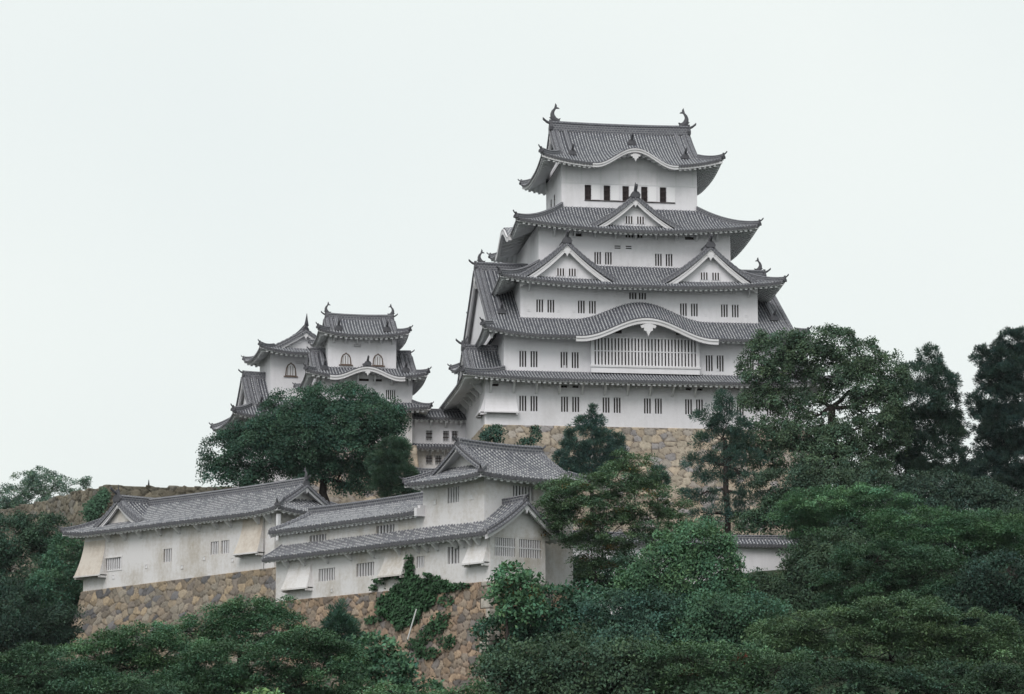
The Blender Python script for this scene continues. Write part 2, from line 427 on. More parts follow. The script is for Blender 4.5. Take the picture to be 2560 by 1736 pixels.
            if gwall:
                aw = a + sg * wallset
                for i in range(2 * N):
                    p, q = path[i], path[i + 1]; zb_ = base(g + deep) - .3
                    if max(p[2], q[2]) - .05 <= zb_: continue
                    if p[1] < wclip[0] - .01 or q[1] > wclip[1] + .01: continue
                    s.w.quad([(aw, p[1], zb_), (aw, q[1], zb_), (aw, q[1], max(zb_, q[2] - .05)), (aw, p[1], max(zb_, p[2] - .05))], s.wall)
                    s.w.quad([(a, p[1], p[2] - .1), (a, q[1], q[2] - .1), (aw, q[1], q[2] - .1), (aw, p[1], p[2] - .1)], 'plaster_eaves')
                pz = path[N][2] - bh - .05; s.pendant(a, (v0 + v1) / 2, pz, bh * 1.7, 0 if not sx else 2, True)
            if kudari:
                for sd in (0, 1):
                    pts = []; s.new('r', 'descending_ridge')
                    for i in range(9):
                        d = D * (.96 - (.96 - .30) * i / 8); pts.append((a + sg * kudari, (v1 - d) if sd else (v0 + d), base(d) + .05))
                    s.r.sweep(pts, ridge_prof(.36, .36), 'ridge_tile')
                    onigawara(s.r, pts[-1][0], pts[-1][1], pts[-1][2], 0, 1 if sd else -1, .8)
        s.new('r', 'main_ridge'); vm = (v0 + v1) / 2; ra = u0 + gl + .05; rb = u1 - gr - .05
        s.r.sweep([(ra + (rb - ra) * i / 8, vm, zr - .02 + .12 * abs(i / 4 - 1) ** 2) for i in range(9)], ridge_prof(rw, rh), 'ridge_tile')
        if oni:
            if 'l' in ends: onigawara(s.r, ra + .05, vm, zr - .1, -1, 0, rh * 1.25)
            if 'r' in ends: onigawara(s.r, rb - .05, vm, zr - .1, 1, 0, rh * 1.25)
        s.base = base
        return zf
    def pendant(s, a, b, z, sc, k, across=False):
        """gegyo: carved white pendant under the peak"""
        sh = [(0, .25), (-.28, .2), (-.75, .02), (-.62, -.22), (-.4, -.16), (-.42, -.42), (-.2, -.5), (0, -.95), (.2, -.5), (.42, -.42), (.4, -.16), (.62, -.22), (.75, .02), (.28, .2)]
        poly = [(x * sc, z + y * sc) for x, y in sh]
        if across: s.g.prism([(b + x, zz) for x, zz in poly], a - .16, a + .16, 'a', s.trim)
        else: s.g.prism([(a + x, zz) for x, zz in poly], b - .12, b + .08, 'b', s.trim)
    def dormer(s, hw, zf, zp, L, c=.3, bh=.6, wset=.5, rw=.5, rh=.5, bead=.2, fin=1.5, vents=None, wallbase=None, pend=1.0):
        """triangular dormer gable facing -b, front verge at b = 0"""
        H = zp - zf
        def base(d): x = d / hw; return zf + H * ((1 - c) * x + c * x * x)
        s.panel((-hw, L), (0, -1), (1, 0), L, lambda q, qc: hw, lambda q, d: base(d), eave=False)
        s.panel((hw, 0), (0, 1), (-1, 0), L, lambda q, qc: hw, lambda q, d: base(d), eave=False)
        N = 12; path = []
        for i in range(2 * N + 1):
            x = -hw + hw * i / N; path.append((x, 0, base(hw - abs(x))))
        inner = [(x * .93, b, z - .04) for x, b, z in path]
        s.bargestrip([(x, .04, z) for x, b, z in inner], (0, 1), .11, bh, .30)
        s.g.sweep([(x, .0, z) for x, b, z in path], [(-.12, -.30), (-.12, .16), (.12, .16), (.12, -.30)], 'tile_ends', latfix=(0, 1))
        s.beads([(x, -.10, z - .2) for x, b, z in path], (0, 1), .15)
        s.beads([(x, .12, z + .12) for x, b, z in path], (0, 1), bead * 1.25)
        s.beads([(x, .58, z + .04) for x, b, z in path], (0, 1), bead * .9)
        s.beads([(x, -.04, z + .0) for x, b, z in path], (0, 1), bead * .6)
        zb = (wallbase if wallbase is not None else zf - .3)
        for i in range(2 * N):
            p, q = path[i], path[i + 1]
            if max(p[2], q[2]) - .1 <= zb: continue
            s.w.quad([(p[0], wset, zb), (q[0], wset, zb), (q[0], wset, max(zb, q[2] - .08)), (p[0], wset, max(zb, p[2] - .08))], s.wall)
            s.w.quad([(p[0], -.05, p[2] - .12), (p[0], wset, p[2] - .12), (q[0], wset, q[2] - .12), (q[0], -.05, q[2] - .12)], 'plaster_eaves')
        s.new('r', 'main_ridge'); s.r.sweep([(0, -.05 + (L + .05) * i / 6, zp - .02) for i in range(7)], ridge_prof(rw, rh), 'ridge_tile')
        onigawara(s.r, 0, .05, zp - .15, 0, -1, rh * 1.9)
        if fin: s.r.sweep([(0, .05, zp + rh), (0, .0, zp + rh + fin * .5), (0, -.06, zp + rh + fin)], lambda i: [(x * (.2, .12, .03)[i], y * (.2, .12, .03)[i]) for x, y in ((1, 0), (0, 1), (-1, 0), (0, -1))], 'dark_tile', latfix=(1, 0))
        if pend: s.pendant(0, .0, zp - bh * 1.35 - .1, bh * 1.25 * pend, 0)
        return base

def fish(mb, a, b, z, k, sc):
    """roof fish (shachi): thick body rising from the ridge end, tail curled inward; k = +1 inward is +a"""
    cv = [(.55, .05, .34), (.22, .2, .40), (-.05, .45, .36), (-.2, .8, .30), (-.24, 1.1, .24), (-.16, 1.4, .19), (.02, 1.66, .14), (.2, 1.82, .09)]
    rings = []
    for i, (x, y, r) in enumerate(cv):
        x0, y0 = cv[max(0, i - 1)][:2]; x1, y1 = cv[min(len(cv) - 1, i + 1)][:2]
        l = hypot(x1 - x0, y1 - y0); nx, ny = -(y1 - y0) / l, (x1 - x0) / l
        rings.append([mb.P(a + k * (x + nx * r * cos(t)) * sc, b + .8 * r * sin(t) * sc, z + (y + ny * r * cos(t)) * sc) for t in [2 * pi * q / 8 for q in range(8)]])
    for i in range(len(rings) - 1):
        for q in range(8): mb.F((rings[i][q], rings[i][(q + 1) % 8], rings[i + 1][(q + 1) % 8], rings[i + 1][q]), 'dark_tile')
    mb.F(rings[0], 'dark_tile'); mb.F(rings[-1][::-1], 'dark_tile')
    def fin(p, t=.06): mb.prism([(a + k * x * sc, z + y * sc) for x, y in p], b - t * sc, b + t * sc, 'b', 'dark_tile')
    fin([(.0, 1.6), (.22, 1.7), (.62, 1.72), (.5, 1.86), (.3, 1.92), (.3, 2.15), (.12, 2.4), (.06, 2.1), (-.02, 1.85)])
    fin([(-.3, 1.5), (-.12, 1.62), (-.06, 1.5), (-.2, 1.25), (-.42, 1.2)]); fin([(-.5, .98), (-.2, 1.2), (-.2, .9), (-.42, .72)])
    fin([(-.4, .4), (-.62, .62), (-.42, .7), (-.2, .5)]); fin([(.3, .4), (.75, .55), (.62, .3), (.6, .1)], .2)

# ------------------------------------------------------------------ walls and windows
def wall_face(mb, P0, e, L, z0, z1, holes, mat, dep=.3, lean=0):
    """upright wall face from P0 along e, outward normal to the right of e, with real openings"""
    nx, ny = e[1], -e[0]
    ss = sorted({0, L} | {h[0] for h in holes} | {h[1] for h in holes}); zs = sorted({z0, z1} | {h[2] for h in holes} | {h[3] for h in holes})
    def P(s, z, d=0):
        o = -d + lean * (z1 - z) / (z1 - z0)
        return (P0[0] + e[0] * s + nx * o, P0[1] + e[1] * s + ny * o, z)
    for i in range(len(ss) - 1):
        for j in range(len(zs) - 1):
            cs, cz = (ss[i] + ss[i + 1]) / 2, (zs[j] + zs[j + 1]) / 2
            if any(h[0] < cs < h[1] and h[2] < cz < h[3] for h in holes): continue
            mb.quad([P(ss[i], zs[j]), P(ss[i + 1], zs[j]), P(ss[i + 1], zs[j + 1]), P(ss[i], zs[j + 1])], mat)
    for a, b, c, d in [h[:4] for h in holes]:
        mb.quad([P(a, c), P(b, c), P(b, c, dep), P(a, c, dep)], mat); mb.quad([P(a, d, dep), P(b, d, dep), P(b, d), P(a, d)], mat)
        mb.quad([P(a, c), P(a, c, dep), P(a, d, dep), P(a, d)], mat); mb.quad([P(b, c, dep), P(b, c), P(b, d), P(b, d, dep)], mat)

def window(parent, z0_, P0, e, h, mat='plaster', dep=.3, name='window', bars=3, bw=.13, rails=(), barmat=None, frame=0, lean=0, back='interior'):
    """grille of upright bars in an opening of a wall face"""
    nx, ny = e[1], -e[0]; mb = MB(z0_); a, b, c, d = h[:4]
    def P(s, z, q): return (P0[0] + e[0] * s - nx * q, P0[1] + e[1] * s - ny * q, z)
    def blk(s0, s1, z0, z1, q0, q1, m):
        i = [mb.P(*P(s, z, q)) for z in (z0, z1) for s, q in ((s0, q0), (s1, q0), (s1, q1), (s0, q1))]
        for f in ((3, 2, 1, 0), (4, 5, 6, 7), (0, 1, 5, 4), (1, 2, 6, 5), (2, 3, 7, 6), (3, 0, 4, 7)): mb.F([i[x] for x in f], m)
    mb.quad([P(a, c, dep - .01), P(b, c, dep - .01), P(b, d, dep - .01), P(a, d, dep - .01)], back)
    bm = barmat or mat; gap = ((b - a) - bars * bw) / (bars + 1)
    for i in range(bars):
        s = a + gap * (i + 1) + bw * i; blk(s, s + bw, c, d, .05, .05 + bw * .8, bm)
    for r in rails: blk(a, b, c + (d - c) * r - .05, c + (d - c) * r + .05, .03, .12, bm)
    if frame:
        for (s0, s1, q0, q1) in ((a - frame, b + frame, d, d + frame), (a - frame, b + frame, c - frame, c), (a - frame, a, c, d), (b, b + frame, c, d)): blk(s0, s1, q0, q1, -.06, .04, mat)
    return mb.build(name, parent)

def loophole(parent, z0_, P0, e, s, z, r=.2, mat='plaster'):
    """small square loophole with a plaster rim and a recessed plug"""
    nx, ny = e[1], -e[0]; mb = MB(z0_)
    def P(x, zz, q): return (P0[0] + e[0] * x + nx * q, P0[1] + e[1] * x + ny * q, zz)
    def blk(s0, s1, z0, z1, q):
        i = [mb.P(*P(x, zz, qq)) for zz in (z0, z1) for x, qq in ((s0, q), (s1, q), (s1, -.05), (s0, -.05))]
        for f in ((3, 2, 1, 0), (4, 5, 6, 7), (0, 1, 5, 4), (1, 2, 6, 5), (2, 3, 7, 6), (3, 0, 4, 7)): mb.F([i[q_] for q_ in f], mat)
    t = .06
    blk(s - r, s + r, z + r - t, z + r, .05); blk(s - r, s + r, z - r, z - r + t, .05); blk(s - r, s - r + t, z - r + t, z + r - t, .05); blk(s + r - t, s + r, z - r + t, z + r - t, .05)
    mb.quad([P(s - r + t, z - r + t, .012), P(s + r - t, z - r + t, .012), P(s + r - t, z + r - t, .012), P(s - r + t, z + r - t, .012)], 'plaster_eaves')
    return mb.build('loophole', parent)

def bracket(parent, z0_, P0, e, s, z, out=1.1, drop=.95, wdt=.2, mat='plaster_eaves'):
    """plastered strut from wall to eave"""
    nx, ny = e[1], -e[0]; mb = MB(z0_)
    prof = [(-.02, z - drop), (.16, z - drop), (out, z - .16), (out, z), (-.02, z)]
    r = []
    for t in (s - wdt / 2, s + wdt / 2): r += [mb.P(P0[0] + e[0] * t + nx * q, P0[1] + e[1] * t + ny * q, zz) for q, zz in prof]
    n = 5; mb.F(r[:n], mat); mb.F(r[n:][::-1], mat)
    for i in range(n): j = (i + 1) % n; mb.F((r[i], r[n + i], r[n + j], r[j]), mat)
    return mb.build('eave_bracket', parent)

def chute(parent, z0_, P0, e, s0, s1, ztop, zbot, out, mat, flare=.35, face=None):
    """stone-dropping chute: a flared plaster skirt with an open underside"""
    nx, ny = e[1], -e[0]; mb = MB(z0_)
    N = 6; L, R = [], []
    for i in range(N + 1):
        t = i / N; o = .03 + out * t ** 1.6; f = flare * t ** 1.6; z = ztop + (zbot - ztop) * t
        L.append((s0 - f, o, z)); R.append((s1 + f, o, z))
    def P(s, o, z): return (P0[0] + e[0] * s + nx * o, P0[1] + e[1] * s + ny * o, z)
    for i in range(N):
        mb.quad([P(*L[i + 1]), P(*R[i + 1]), P(*R[i]), P(*L[i])], face or mat)
        mb.quad([P(L[i][0], -.02, L[i][2]), P(L[i + 1][0], -.02, L[i + 1][2]), P(*L[i + 1]), P(*L[i])], mat)
        mb.quad([P(*R[i]), P(*R[i + 1]), P(R[i + 1][0], -.02, R[i + 1][2]), P(R[i][0], -.02, R[i][2])], mat)
    a, b = L[-1], R[-1]
    mb.quad([P(a[0], -.02, zbot), P(b[0], -.02, zbot), P(*b), P(*a)], 'interior')
    i = [mb.P(*P(s, o, z)) for z in (zbot - .14, zbot) for s, o in ((a[0] - .04, out + .08), (b[0] + .04, out + .08), (b[0] + .04, out - .06), (a[0] - .04, out - .06))]
    for f in ((3, 2, 1, 0), (4, 5, 6, 7), (0, 1, 5, 4), (1, 2, 6, 5), (2, 3, 7, 6), (3, 0, 4, 7)): mb.F([i[x] for x in f], mat)
    for s in (a[0] + .15, b[0] - .15):
        i = [mb.P(*P(q, o, z)) for z in (zbot - .3, zbot - .1) for q, o in ((s - .1, out), (s + .1, out), (s + .1, 0), (s - .1, 0))]
        for f in ((3, 2, 1, 0), (4, 5, 6, 7), (0, 1, 5, 4), (1, 2, 6, 5), (2, 3, 7, 6), (3, 0, 4, 7)): mb.F([i[x] for x in f], mat)
    return mb.build('stone_drop_chute', parent)

def storey(root, z0_, u0, u1, v0, v1, z0, z1, front=(), left=(), right=(), mat='plaster', lean=0, wk={}, name='storey_wall', label=None):
    """four walls of a storey; openings given as (s0, s1, z0, z1[, window settings])"""
    mb = MB(z0_)
    faces = [((u0, v0), (1, 0), u1 - u0, front), ((u1, v0), (0, 1), v1 - v0, right), ((u1, v1), (-1, 0), u1 - u0, ()), ((u0, v1), (0, -1), v1 - v0, left)]
    for P0, e, L, hs in faces: wall_face(mb, P0, e, L, z0, z1, [h[:4] for h in hs], mat, lean=0)
    wo = mb.build(name, root, label=label)
    for P0, e, L, hs in faces:
        for h in hs:
            kw = dict(wk); kw.update(h[4] if len(h) > 4 else {}); window(root, z0_, P0, e, h, kw.pop('mat', mat), **kw)
    return wo

# ------------------------------------------------------------------ plan frames
KO, KA = (-3.06, 250.0), radians(8)
def KW(u, v): return (KO[0] + u * cos(KA) - v * sin(KA), KO[1] + u * sin(KA) + v * cos(KA))
AO, AA = (-21.287, 217.0), radians(-46)
def AW(u, v): return (AO[0] + u * cos(AA) - v * sin(AA), AO[1] + u * sin(AA) + v * cos(AA))
BO, BA = (-1.689, 187.0), radians(-51)
def BW(u, v): return (BO[0] + u * cos(BA) - v * sin(BA), BO[1] + u * sin(BA) + v * cos(BA))

# ------------------------------------------------------------------ terrain
def terrain_z(x, y):
    x = np.asarray(x, float); y = np.asarray(y, float)
    xs = [-300, -62, -42, -20, -2, 8, 18, 40, 300]
    yf = np.interp(x, xs, [330, 262, 239, 211, 188, 196, 216, 226, 290])        # line of the outer walls
    foot = np.interp(x, xs, [4, 12, 11.5, 9, 6.5, 10, 18, 19, 6]); terr = np.interp(x, xs, [4, 15, 16, 15, 14, 14, 19, 20, 6])
    d = y - yf
    front = np.where(d < 0, foot * np.clip(1 + d / 125., 0, 1) ** 1.5, foot + (terr - foot) * np.clip((d - .5) / 3, 0, 1))
    up = np.clip((y - 236 + np.clip(-(x + 10) * .25, -8, 30)) / 16, 0, 1) if False else np.clip((d - 9) / 14, 0, 1) * np.clip((y - 226) / 16, 0, 1)
    top = np.interp(np.abs(x - 5), [0, 70, 130, 330], [23.5, 23.5, 14, 2])
    z = front + np.maximum(0, top - front) * up * up * (3 - 2 * up)
    return z * np.interp(y, [-400, 320, 460, 900], [1, 1, .6, .2])
def make_terrain():
    xs = np.unique(np.concatenate([np.linspace(-1500, 1500, 61), np.linspace(-110, 110, 89)])); ys = np.unique(np.concatenate([np.linspace(-300, 1800, 43), np.linspace(60, 340, 113)]))
    X, Y = np.meshgrid(xs, ys); Z = terrain_z(X, Y)
    Z = Z + np.where((Y > 90) & (Y < 400), .35 * np.sin(X * .31 + Y * .17) + .3 * np.sin(X * .13 - Y * .29), 0)
    v = np.stack([X, Y, Z], -1).reshape(-1, 3); nx = len(xs); f = []
    for j in range(len(ys) - 1):
        for i in range(nx - 1): a = j * nx + i; f.append((a, a + 1, a + nx + 1, a + nx))
    me = bpy.data.meshes.new('hillside'); me.from_pydata(v.tolist(), [], f); me.materials.append(M['ground'])
    me.polygons.foreach_set('use_smooth', [True] * len(f))
    o = bpy.data.objects.new('hillside', me); C.objects.link(o); o['kind'] = 'structure'
make_terrain()

# ------------------------------------------------------------------ rubble stone walls
def stone_wall(name, label, path, ztop, zbot, cell, pal, batter=.28, res=.13, relief=.16, cap=True, corner=None, gap=(.13, .10, .075), rough_top=0, cat='stone wall', soft=.16, joint=.07):
    """battered rubble wall along a plan path (outside on the right), every stone its own raised face"""
    n = len(path); segs = []; nrm = []
    for i in range(n - 1):
        dx, dy = path[i + 1][0] - path[i][0], path[i + 1][1] - path[i][1]; l = hypot(dx, dy); segs.append(l); nrm.append((dy / l, -dx / l))
    off = []
    for i in range(n):
        if i == 0: off.append(nrm[0])
        elif i == n - 1: off.append(nrm[-1])
        else:
            a, b = nrm[i - 1], nrm[i]; k = 1 + a[0] * b[0] + a[1] * b[1]; off.append(((a[0] + b[0]) / k, (a[1] + b[1]) / k))
    cols = []; acc = 0
    for i in range(n - 1):
        m = max(2, int(segs[i] / res))
        for j in range(m + (1 if i == n - 2 else 0)):
            t = j / m; cols.append((path[i][0] + (path[i + 1][0] - path[i][0]) * t, path[i][1] + (path[i + 1][1] - path[i][1]) * t, off[i][0] + (off[i + 1][0] - off[i][0]) * t, off[i][1] + (off[i + 1][1] - off[i][1]) * t, acc + segs[i] * t, i + t, segs[i] * t, segs[i] * (1 - t)))
        acc += segs[i]
    cols = np.array(cols); nc = len(cols)
    zt = np.interp(cols[:, 5], range(n), ztop) if isinstance(ztop, (list, tuple)) else np.full(nc, ztop)
    h = zt.max() - zbot; nr = max(4, int(h / res)); T = np.linspace(0, 1, nr + 1)
    Sg = np.repeat(cols[:, 4][None], nr + 1, 0); Zg = zt[None] + (zbot - zt[None]) * T[:, None]
    # jittered cell centres, stretched; boundaries from the two nearest
    cw, ch = cell; r = np.random.default_rng(abs(hash(label)) % 1000 if False else len(label) * 7 + int(path[0][0] * 3) % 97)
    ni, nj = int(acc / cw) + 6, int(h / ch) + 6
    jx, jy = r.uniform(-.46, .46, (nj, ni)), r.uniform(-.42, .42, (nj, ni)); tone = r.integers(0, len(pal), (nj, ni)); val = r.uniform(.72, 1.22, (nj, ni)); bulge = r.uniform(-.6, 1, (nj, ni)); tl1 = r.uniform(-.3, .3, (nj, ni)); tl2 = r.uniform(-.3, .3, (nj, ni)); wgt = r.uniform(-.34, .34, (nj, ni)) ** 3 * 8 * .34
    px, pz = Sg / cw + 2, (Zg - zbot) / ch + 2
    px = px + .12 * np.sin(pz * 3.1 + px * 1.7) ; pz = pz + .1 * np.sin(px * 2.7)
    I, J = np.floor(px).astype(int), np.floor(pz).astype(int)
    f1 = np.full(px.shape, 9.); f2 = f1.copy(); ci = np.zeros(px.shape, int); cj = ci.copy()
    for dj in range(-2, 3):
        for di in range(-2, 3):
            ii, jj = np.clip(I + di, 0, ni - 1), np.clip(J + dj, 0, nj - 1)
            ox = ii + .5 + jx[jj, ii] + .25 * (jj % 2); oz = jj + .5 + jy[jj, ii]
            d = np.sqrt((px - ox) ** 2 + (pz - oz) ** 2) + wgt[jj, ii]
            c1 = d < f1; f2 = np.where(c1, f1, np.minimum(f2, d)); ci = np.where(c1, ii, ci); cj = np.where(c1, jj, cj); f1 = np.minimum(f1, d)
    e = np.clip((f2 - f1) / soft, 0, 1); sm = e * e * (3 - 2 * e)
    lx = px - (ci + .5 + jx[cj, ci] + .25 * (cj % 2)); lz = pz - (cj + .5 + jy[cj, ci])
    disp = relief * (sm * (.75 + .35 * bulge[cj, ci] + .5 * (tl1[cj, ci] * lx + tl2[cj, ci] * lz)) - .5) + r.normal(0, relief * .05, px.shape)
    palette = np.array(pal); colr = palette[tone[cj, ci]] * val[cj, ci][..., None]
    colr = np.array(gap)[None, None] + (colr - np.array(gap)[None, None]) * np.clip((f2 - f1) / joint, 0, 1)[..., None]
    if corner:
        k, wd, cc = corner; sc = sum(segs[:k]); near = np.abs(Sg - sc)
        course = np.floor((Zg - zbot) / .85); ext = wd * (1 + .45 * np.where(course % 2 > 0, 1, -1) * np.where(Sg > sc, 1, -1)); m = near < ext
        ed = np.minimum(np.abs((Zg - zbot) / .85 - np.round((Zg - zbot) / .85)) * .85, ext - near)
        colr = np.where(m[..., None], np.array(cc)[None, None] * (.88 + .24 * ((course * 37 + np.where(Sg > sc, 3, 0)) % 7) / 6)[..., None], colr); disp = np.where(m, relief * (.35 * np.clip(ed / .1, 0, 1)) + .02, disp)
        colr = np.where((m & (ed < .05))[..., None], np.array(gap)[None, None], colr)
    bo = batter * h * (T ** 1.35)[:, None]
    o_ = bo + disp
    if rough_top:
        topv = rough_top * (bulge[cj, ci] * .6); Zg = Zg + topv * (1 - T[:, None]) ** 6
    X = cols[:, 0][None] + cols[:, 2][None] * o_; Yv = cols[:, 1][None] + cols[:, 3][None] * o_
    V = np.stack([X, Yv, Zg], -1).reshape(-1, 3); CC = colr.reshape(-1, 3)
    # top surface strip towards the inside
    ins = np.stack([cols[:, 0] - cols[:, 2] * 1.2, cols[:, 1] - cols[:, 3] * 1.2, Zg[0] - .02], -1); V = np.concatenate([V, ins]); CC = np.concatenate([CC, CC[:nc]])
    a = (np.arange(nr)[:, None] * nc + np.arange(nc - 1)[None]).ravel(); F = np.stack([a, a + nc, a + nc + 1, a + 1], -1)
    b = np.arange(nc - 1); F = np.concatenate([F, np.stack([b, b + 1, (nr + 1) * nc + b + 1, (nr + 1) * nc + b], -1)])
    me = quadmesh(name, V, F, 'stone', CC)
    o = bpy.data.objects.new(name, me); C.objects.link(o); return tag(o, label, cat)

def quadmesh(name, V, F, mat, col):
    me = bpy.data.meshes.new(name); me.vertices.add(len(V)); me.vertices.foreach_set('co', np.ascontiguousarray(V, dtype=np.float32).ravel())
    k = F.shape[1]; me.loops.add(F.size); me.loops.foreach_set('vertex_index', np.ascontiguousarray(F, dtype=np.int32).ravel())
    me.polygons.add(len(F)); me.polygons.foreach_set('loop_start', np.arange(0, F.size, k, dtype=np.int32)); me.polygons.foreach_set('loop_total', np.full(len(F), k, dtype=np.int32))
    me.update(calc_edges=True); me.materials.append(M[mat])
    at_ = me.attributes.new('tint', 'FLOAT_COLOR', 'POINT'); at_.data.foreach_set('color', np.concatenate([col, np.ones((len(col), 1))], 1).astype(np.float32).ravel())
    return me

# ------------------------------------------------------------------ main keep
def make_keep():
    z0 = 37.2
    R = thing('castle_keep', 'tallest white castle tower with five stacked grey tiled roofs on the high stone base', 'castle keep', (*KO, z0), KA)
    def W(name_rest, *a): pass
    F0, E = (1, 0), (1, 0)
    # storeys
    pairs = [3.87 + 4.42 * k for k in range(7)]
    h1 = []
    for p in pairs: h1 += [(p - .25, p - .25 + .74, 38.75, 40.37), (p - .25 + 1.18, p - .25 + 1.92, 38.75, 40.37)]
    for a in (8.3, 9.5, 21.6, 22.8, 1.0): h1.append((a - .25, a - .25 + .66, 41.32, 41.58, dict(bars=0)))
    storey(R, z0, .25, 34.45, 0, 27.6, 37.2, 42.45, h1, wk=dict(bars=2, bw=.11))
    h2 = []
    for p in (4.05, 8.45, 24.12, 28.62): h2 += [(p - 2.4, p - 2.4 + .74, 43.62, 45.35), (p - 2.4 + 1.19, p - 2.4 + 1.93, 43.62, 45.35)]
    storey(R, z0, 2.4, 32.3, 1.2, 26.4, 42.9, 47.9, h2, wk=dict(bars=2, bw=.11))
    h3 = []
    for p in (6.12, 10.62, 21.75, 26.25): h3 += [(p - 4.4, p - 4.4 + .74, 49.86, 51.25), (p - 4.4 + 1.2, p - 4.4 + 1.94, 49.86, 51.25)]
    for a in (16.2, 17.25): h3.append((a - 4.4, a - 4.4 + .8, 51.55, 52.3))
    storey(R, z0, 4.4, 30.3, 2.9, 24.6, 48.6, 53.4, h3, wk=dict(bars=2, bw=.11))
    h4 = []
    for p in (12.85, 19.56): h4 += [(p - 6.75, p - 6.75 + .74, 55.78, 57.15), (p - 6.75 + 1.18, p - 6.75 + 1.92, 55.78, 57.15)]
    for a in (15.09, 16.32): h4.append((a - 6.75, a - 6.75 + .67, 57.5, 58.0, dict(bars=0, rails=(.05, .5, .95))))
    h4 += [(16.3 - 6.75, 18.2 - 6.75, 58.85, 59.25, dict(bars=5)), (10.5 - 6.75, 11.5 - 6.75, 58.8, 59.15, dict(bars=0)), (22.9 - 6.75, 23.9 - 6.75, 58.8, 59.15, dict(bars=0))]
    storey(R, z0, 6.75, 27.95, 5.3, 22.2, 55.2, 60.1, h4, wk=dict(bars=2, bw=.11))
    h5 = [(a - 9.75, a - 9.75 + .72, 63.62, 65.3) for a in (12.33, 14.45, 16.55, 18.65, 20.75)]
    l5 = [(v, v + .9, 63.6, 65.3) for v in (3.2, 5.6)]
    storey(R, z0, 9.75, 24.95, 8.2, 19.3, 62.3, 67.9, h5, l5, wk=dict(bars=4, bw=.06, barmat='dark_wood', rails=(.3, .7), dep=.25))
    m = MB(z0)          # sliding shutters, sill, timber lines of the top storey
    for a in (13.05, 15.17, 17.27, 19.37, 21.47): m = MB(z0); m.box(a + .05, a + .97, 8.11, 8.2, 63.62, 65.28, 'shutter_white'); m.build('sliding_shutter', R)
    m = MB(z0); m.box(12.3, 22.46, 8.1, 8.2, 63.5, 63.59, 'dark_wood'); m.build('window_sill', R)
    m = MB(z0); m.box(9.72, 24.98, 8.16, 8.2, 65.42, 65.5, 'plaster_eaves')
    for a in (10.2, 11.9, 14.05, 16.15, 18.25, 20.4, 22.5, 24.4): m.box(a, a + .16, 8.165, 8.2, 65.5, 67.6, 'plaster_eaves')
    m.build('timber_line', R)
    # roofs
    q = Roof(z0); q.skirt((-2.3, 37.0, -2, 29.6), (2.4, 32.3, 1.2, 26.4), 41.92, 43.2, lift=.55)
    r1 = q.build(R)
    for k, ou in ((3, -1.3), (1, 36.0)):
        q = Roof(z0); q.at(ou, 6, k); q.dormer(5.8, 42.45, 46.2, 3.8, bh=.5, fin=0, wallbase=42.2); q.build(R, 'side_gable')
    q = Roof(z0); q.irimoya((-.05, 34.75, -.8, 28.2), 46.78, 56.55, 1.0, c=.02, lift=.85, lw=7, bump=(17.45, 7.2, 2.1, 60, 1, .5), kudari=1.5, bh=.8, rh=.75, soff=2.0, oni=True, wallset=.5)
    r2 = q.build(R)
    m = MB(z0)          # tympanum of the broad curved gable
    N = 30
    for i in range(N):
        f = lambda t: 47.85 + 2.0 * (.5 + .5 * cos(pi * min(1, abs(t - 17.4) / 7.9)))
        a, b = 9.7 + 15.4 * i / N, 9.7 + 15.4 * (i + 1) / N; m.quad([(a, 1.14, 46.9), (b, 1.14, 46.9), (b, 1.14, f(b)), (a, 1.14, f(a))], 'plaster')
    m.build('curved_gable_wall', r2)
    q = Roof(z0); q.at(0, 0, 0); q.pendant(17.5, -.86, 47.95, 1.15, 0); q.g.build('pendant', r2)
    q = Roof(z0); q.skirt((1.95, 32.75, .9, 26.6), (6.75, 27.95, 5.3, 22.2), 52.68, 55.6, lift=.85); r3 = q.build(R)
    q = Roof(z0); q.skirt((4.05, 30.65, 3.2, 24.3), (9.75, 24.95, 8.2, 19.3), 59.18, 62.75, lift=1.0, bumps=dict(l=(10.55, 5.2, 2.1, 5, 1, .55))); r4 = q.build(R)
    for uc, vf, hw, zf, zp, L, bs in ((9.3, 1.9, 5.5, 53.25, 57.4, 3.5, .6), (24.95, 1.9, 5.5, 53.25, 57.4, 3.5, .6), (17.2, 4.1, 5.0, 59.7, 63.2, 4.2, .46)):
        q = Roof(z0); q.at(uc, vf, 0); q.dormer(hw, zf, zp, L, bh=bs, wallbase=zf - .1, fin=1.0, wset=.55); d = q.build(R, 'dormer_gable')
        zw = zf + .55
        for sx in (-1.06, .2):
            mm = MB(z0); mm.box(uc + sx, uc + sx + .86, vf + .50, vf + .56, zw, zw + .8, 'interior')
            for i in range(4): x = uc + sx + .86 * i / 3; mm.box(x - .06, x + .06, vf + .44, vf + .5, zw - .03, zw + .83, 'plaster')
            mm.build('window', d)
    q = Roof(z0, fth=.42); q.irimoya((7.25, 27.45, 6.2, 21.3), 67.3, 72.9, 2.25, c=.3, lift=1.0, lw=6.5, bump=(10.4, 4.5, 1.85, 4.2, 1.2, .36), kudari=1.5, bh=.6, rh=.9, rw=.7, soff=2.0)
    onigawara(q.r, 17.65, 8.4, 70.0, 0, -1, .9)
    r5 = q.build(R)
    m = MB(z0)
    for i in range(24):
        f = lambda t: 67.85 + .95 * (.5 + .5 * cos(pi * min(1, abs(t - 17.65) / 4.9)))
        a, b = 12.8 + 9.7 * i / 24, 12.8 + 9.7 * (i + 1) / 24; m.quad([(a, 8.13, 67.2), (b, 8.13, 67.2), (b, 8.13, f(b)), (a, 8.13, f(a))], 'plaster')
    m.build('curved_gable_wall', r5)
    q = Roof(z0); q.pendant(17.65, 6.14, 68.3, .75, 0); q.g.build('pendant', r5)
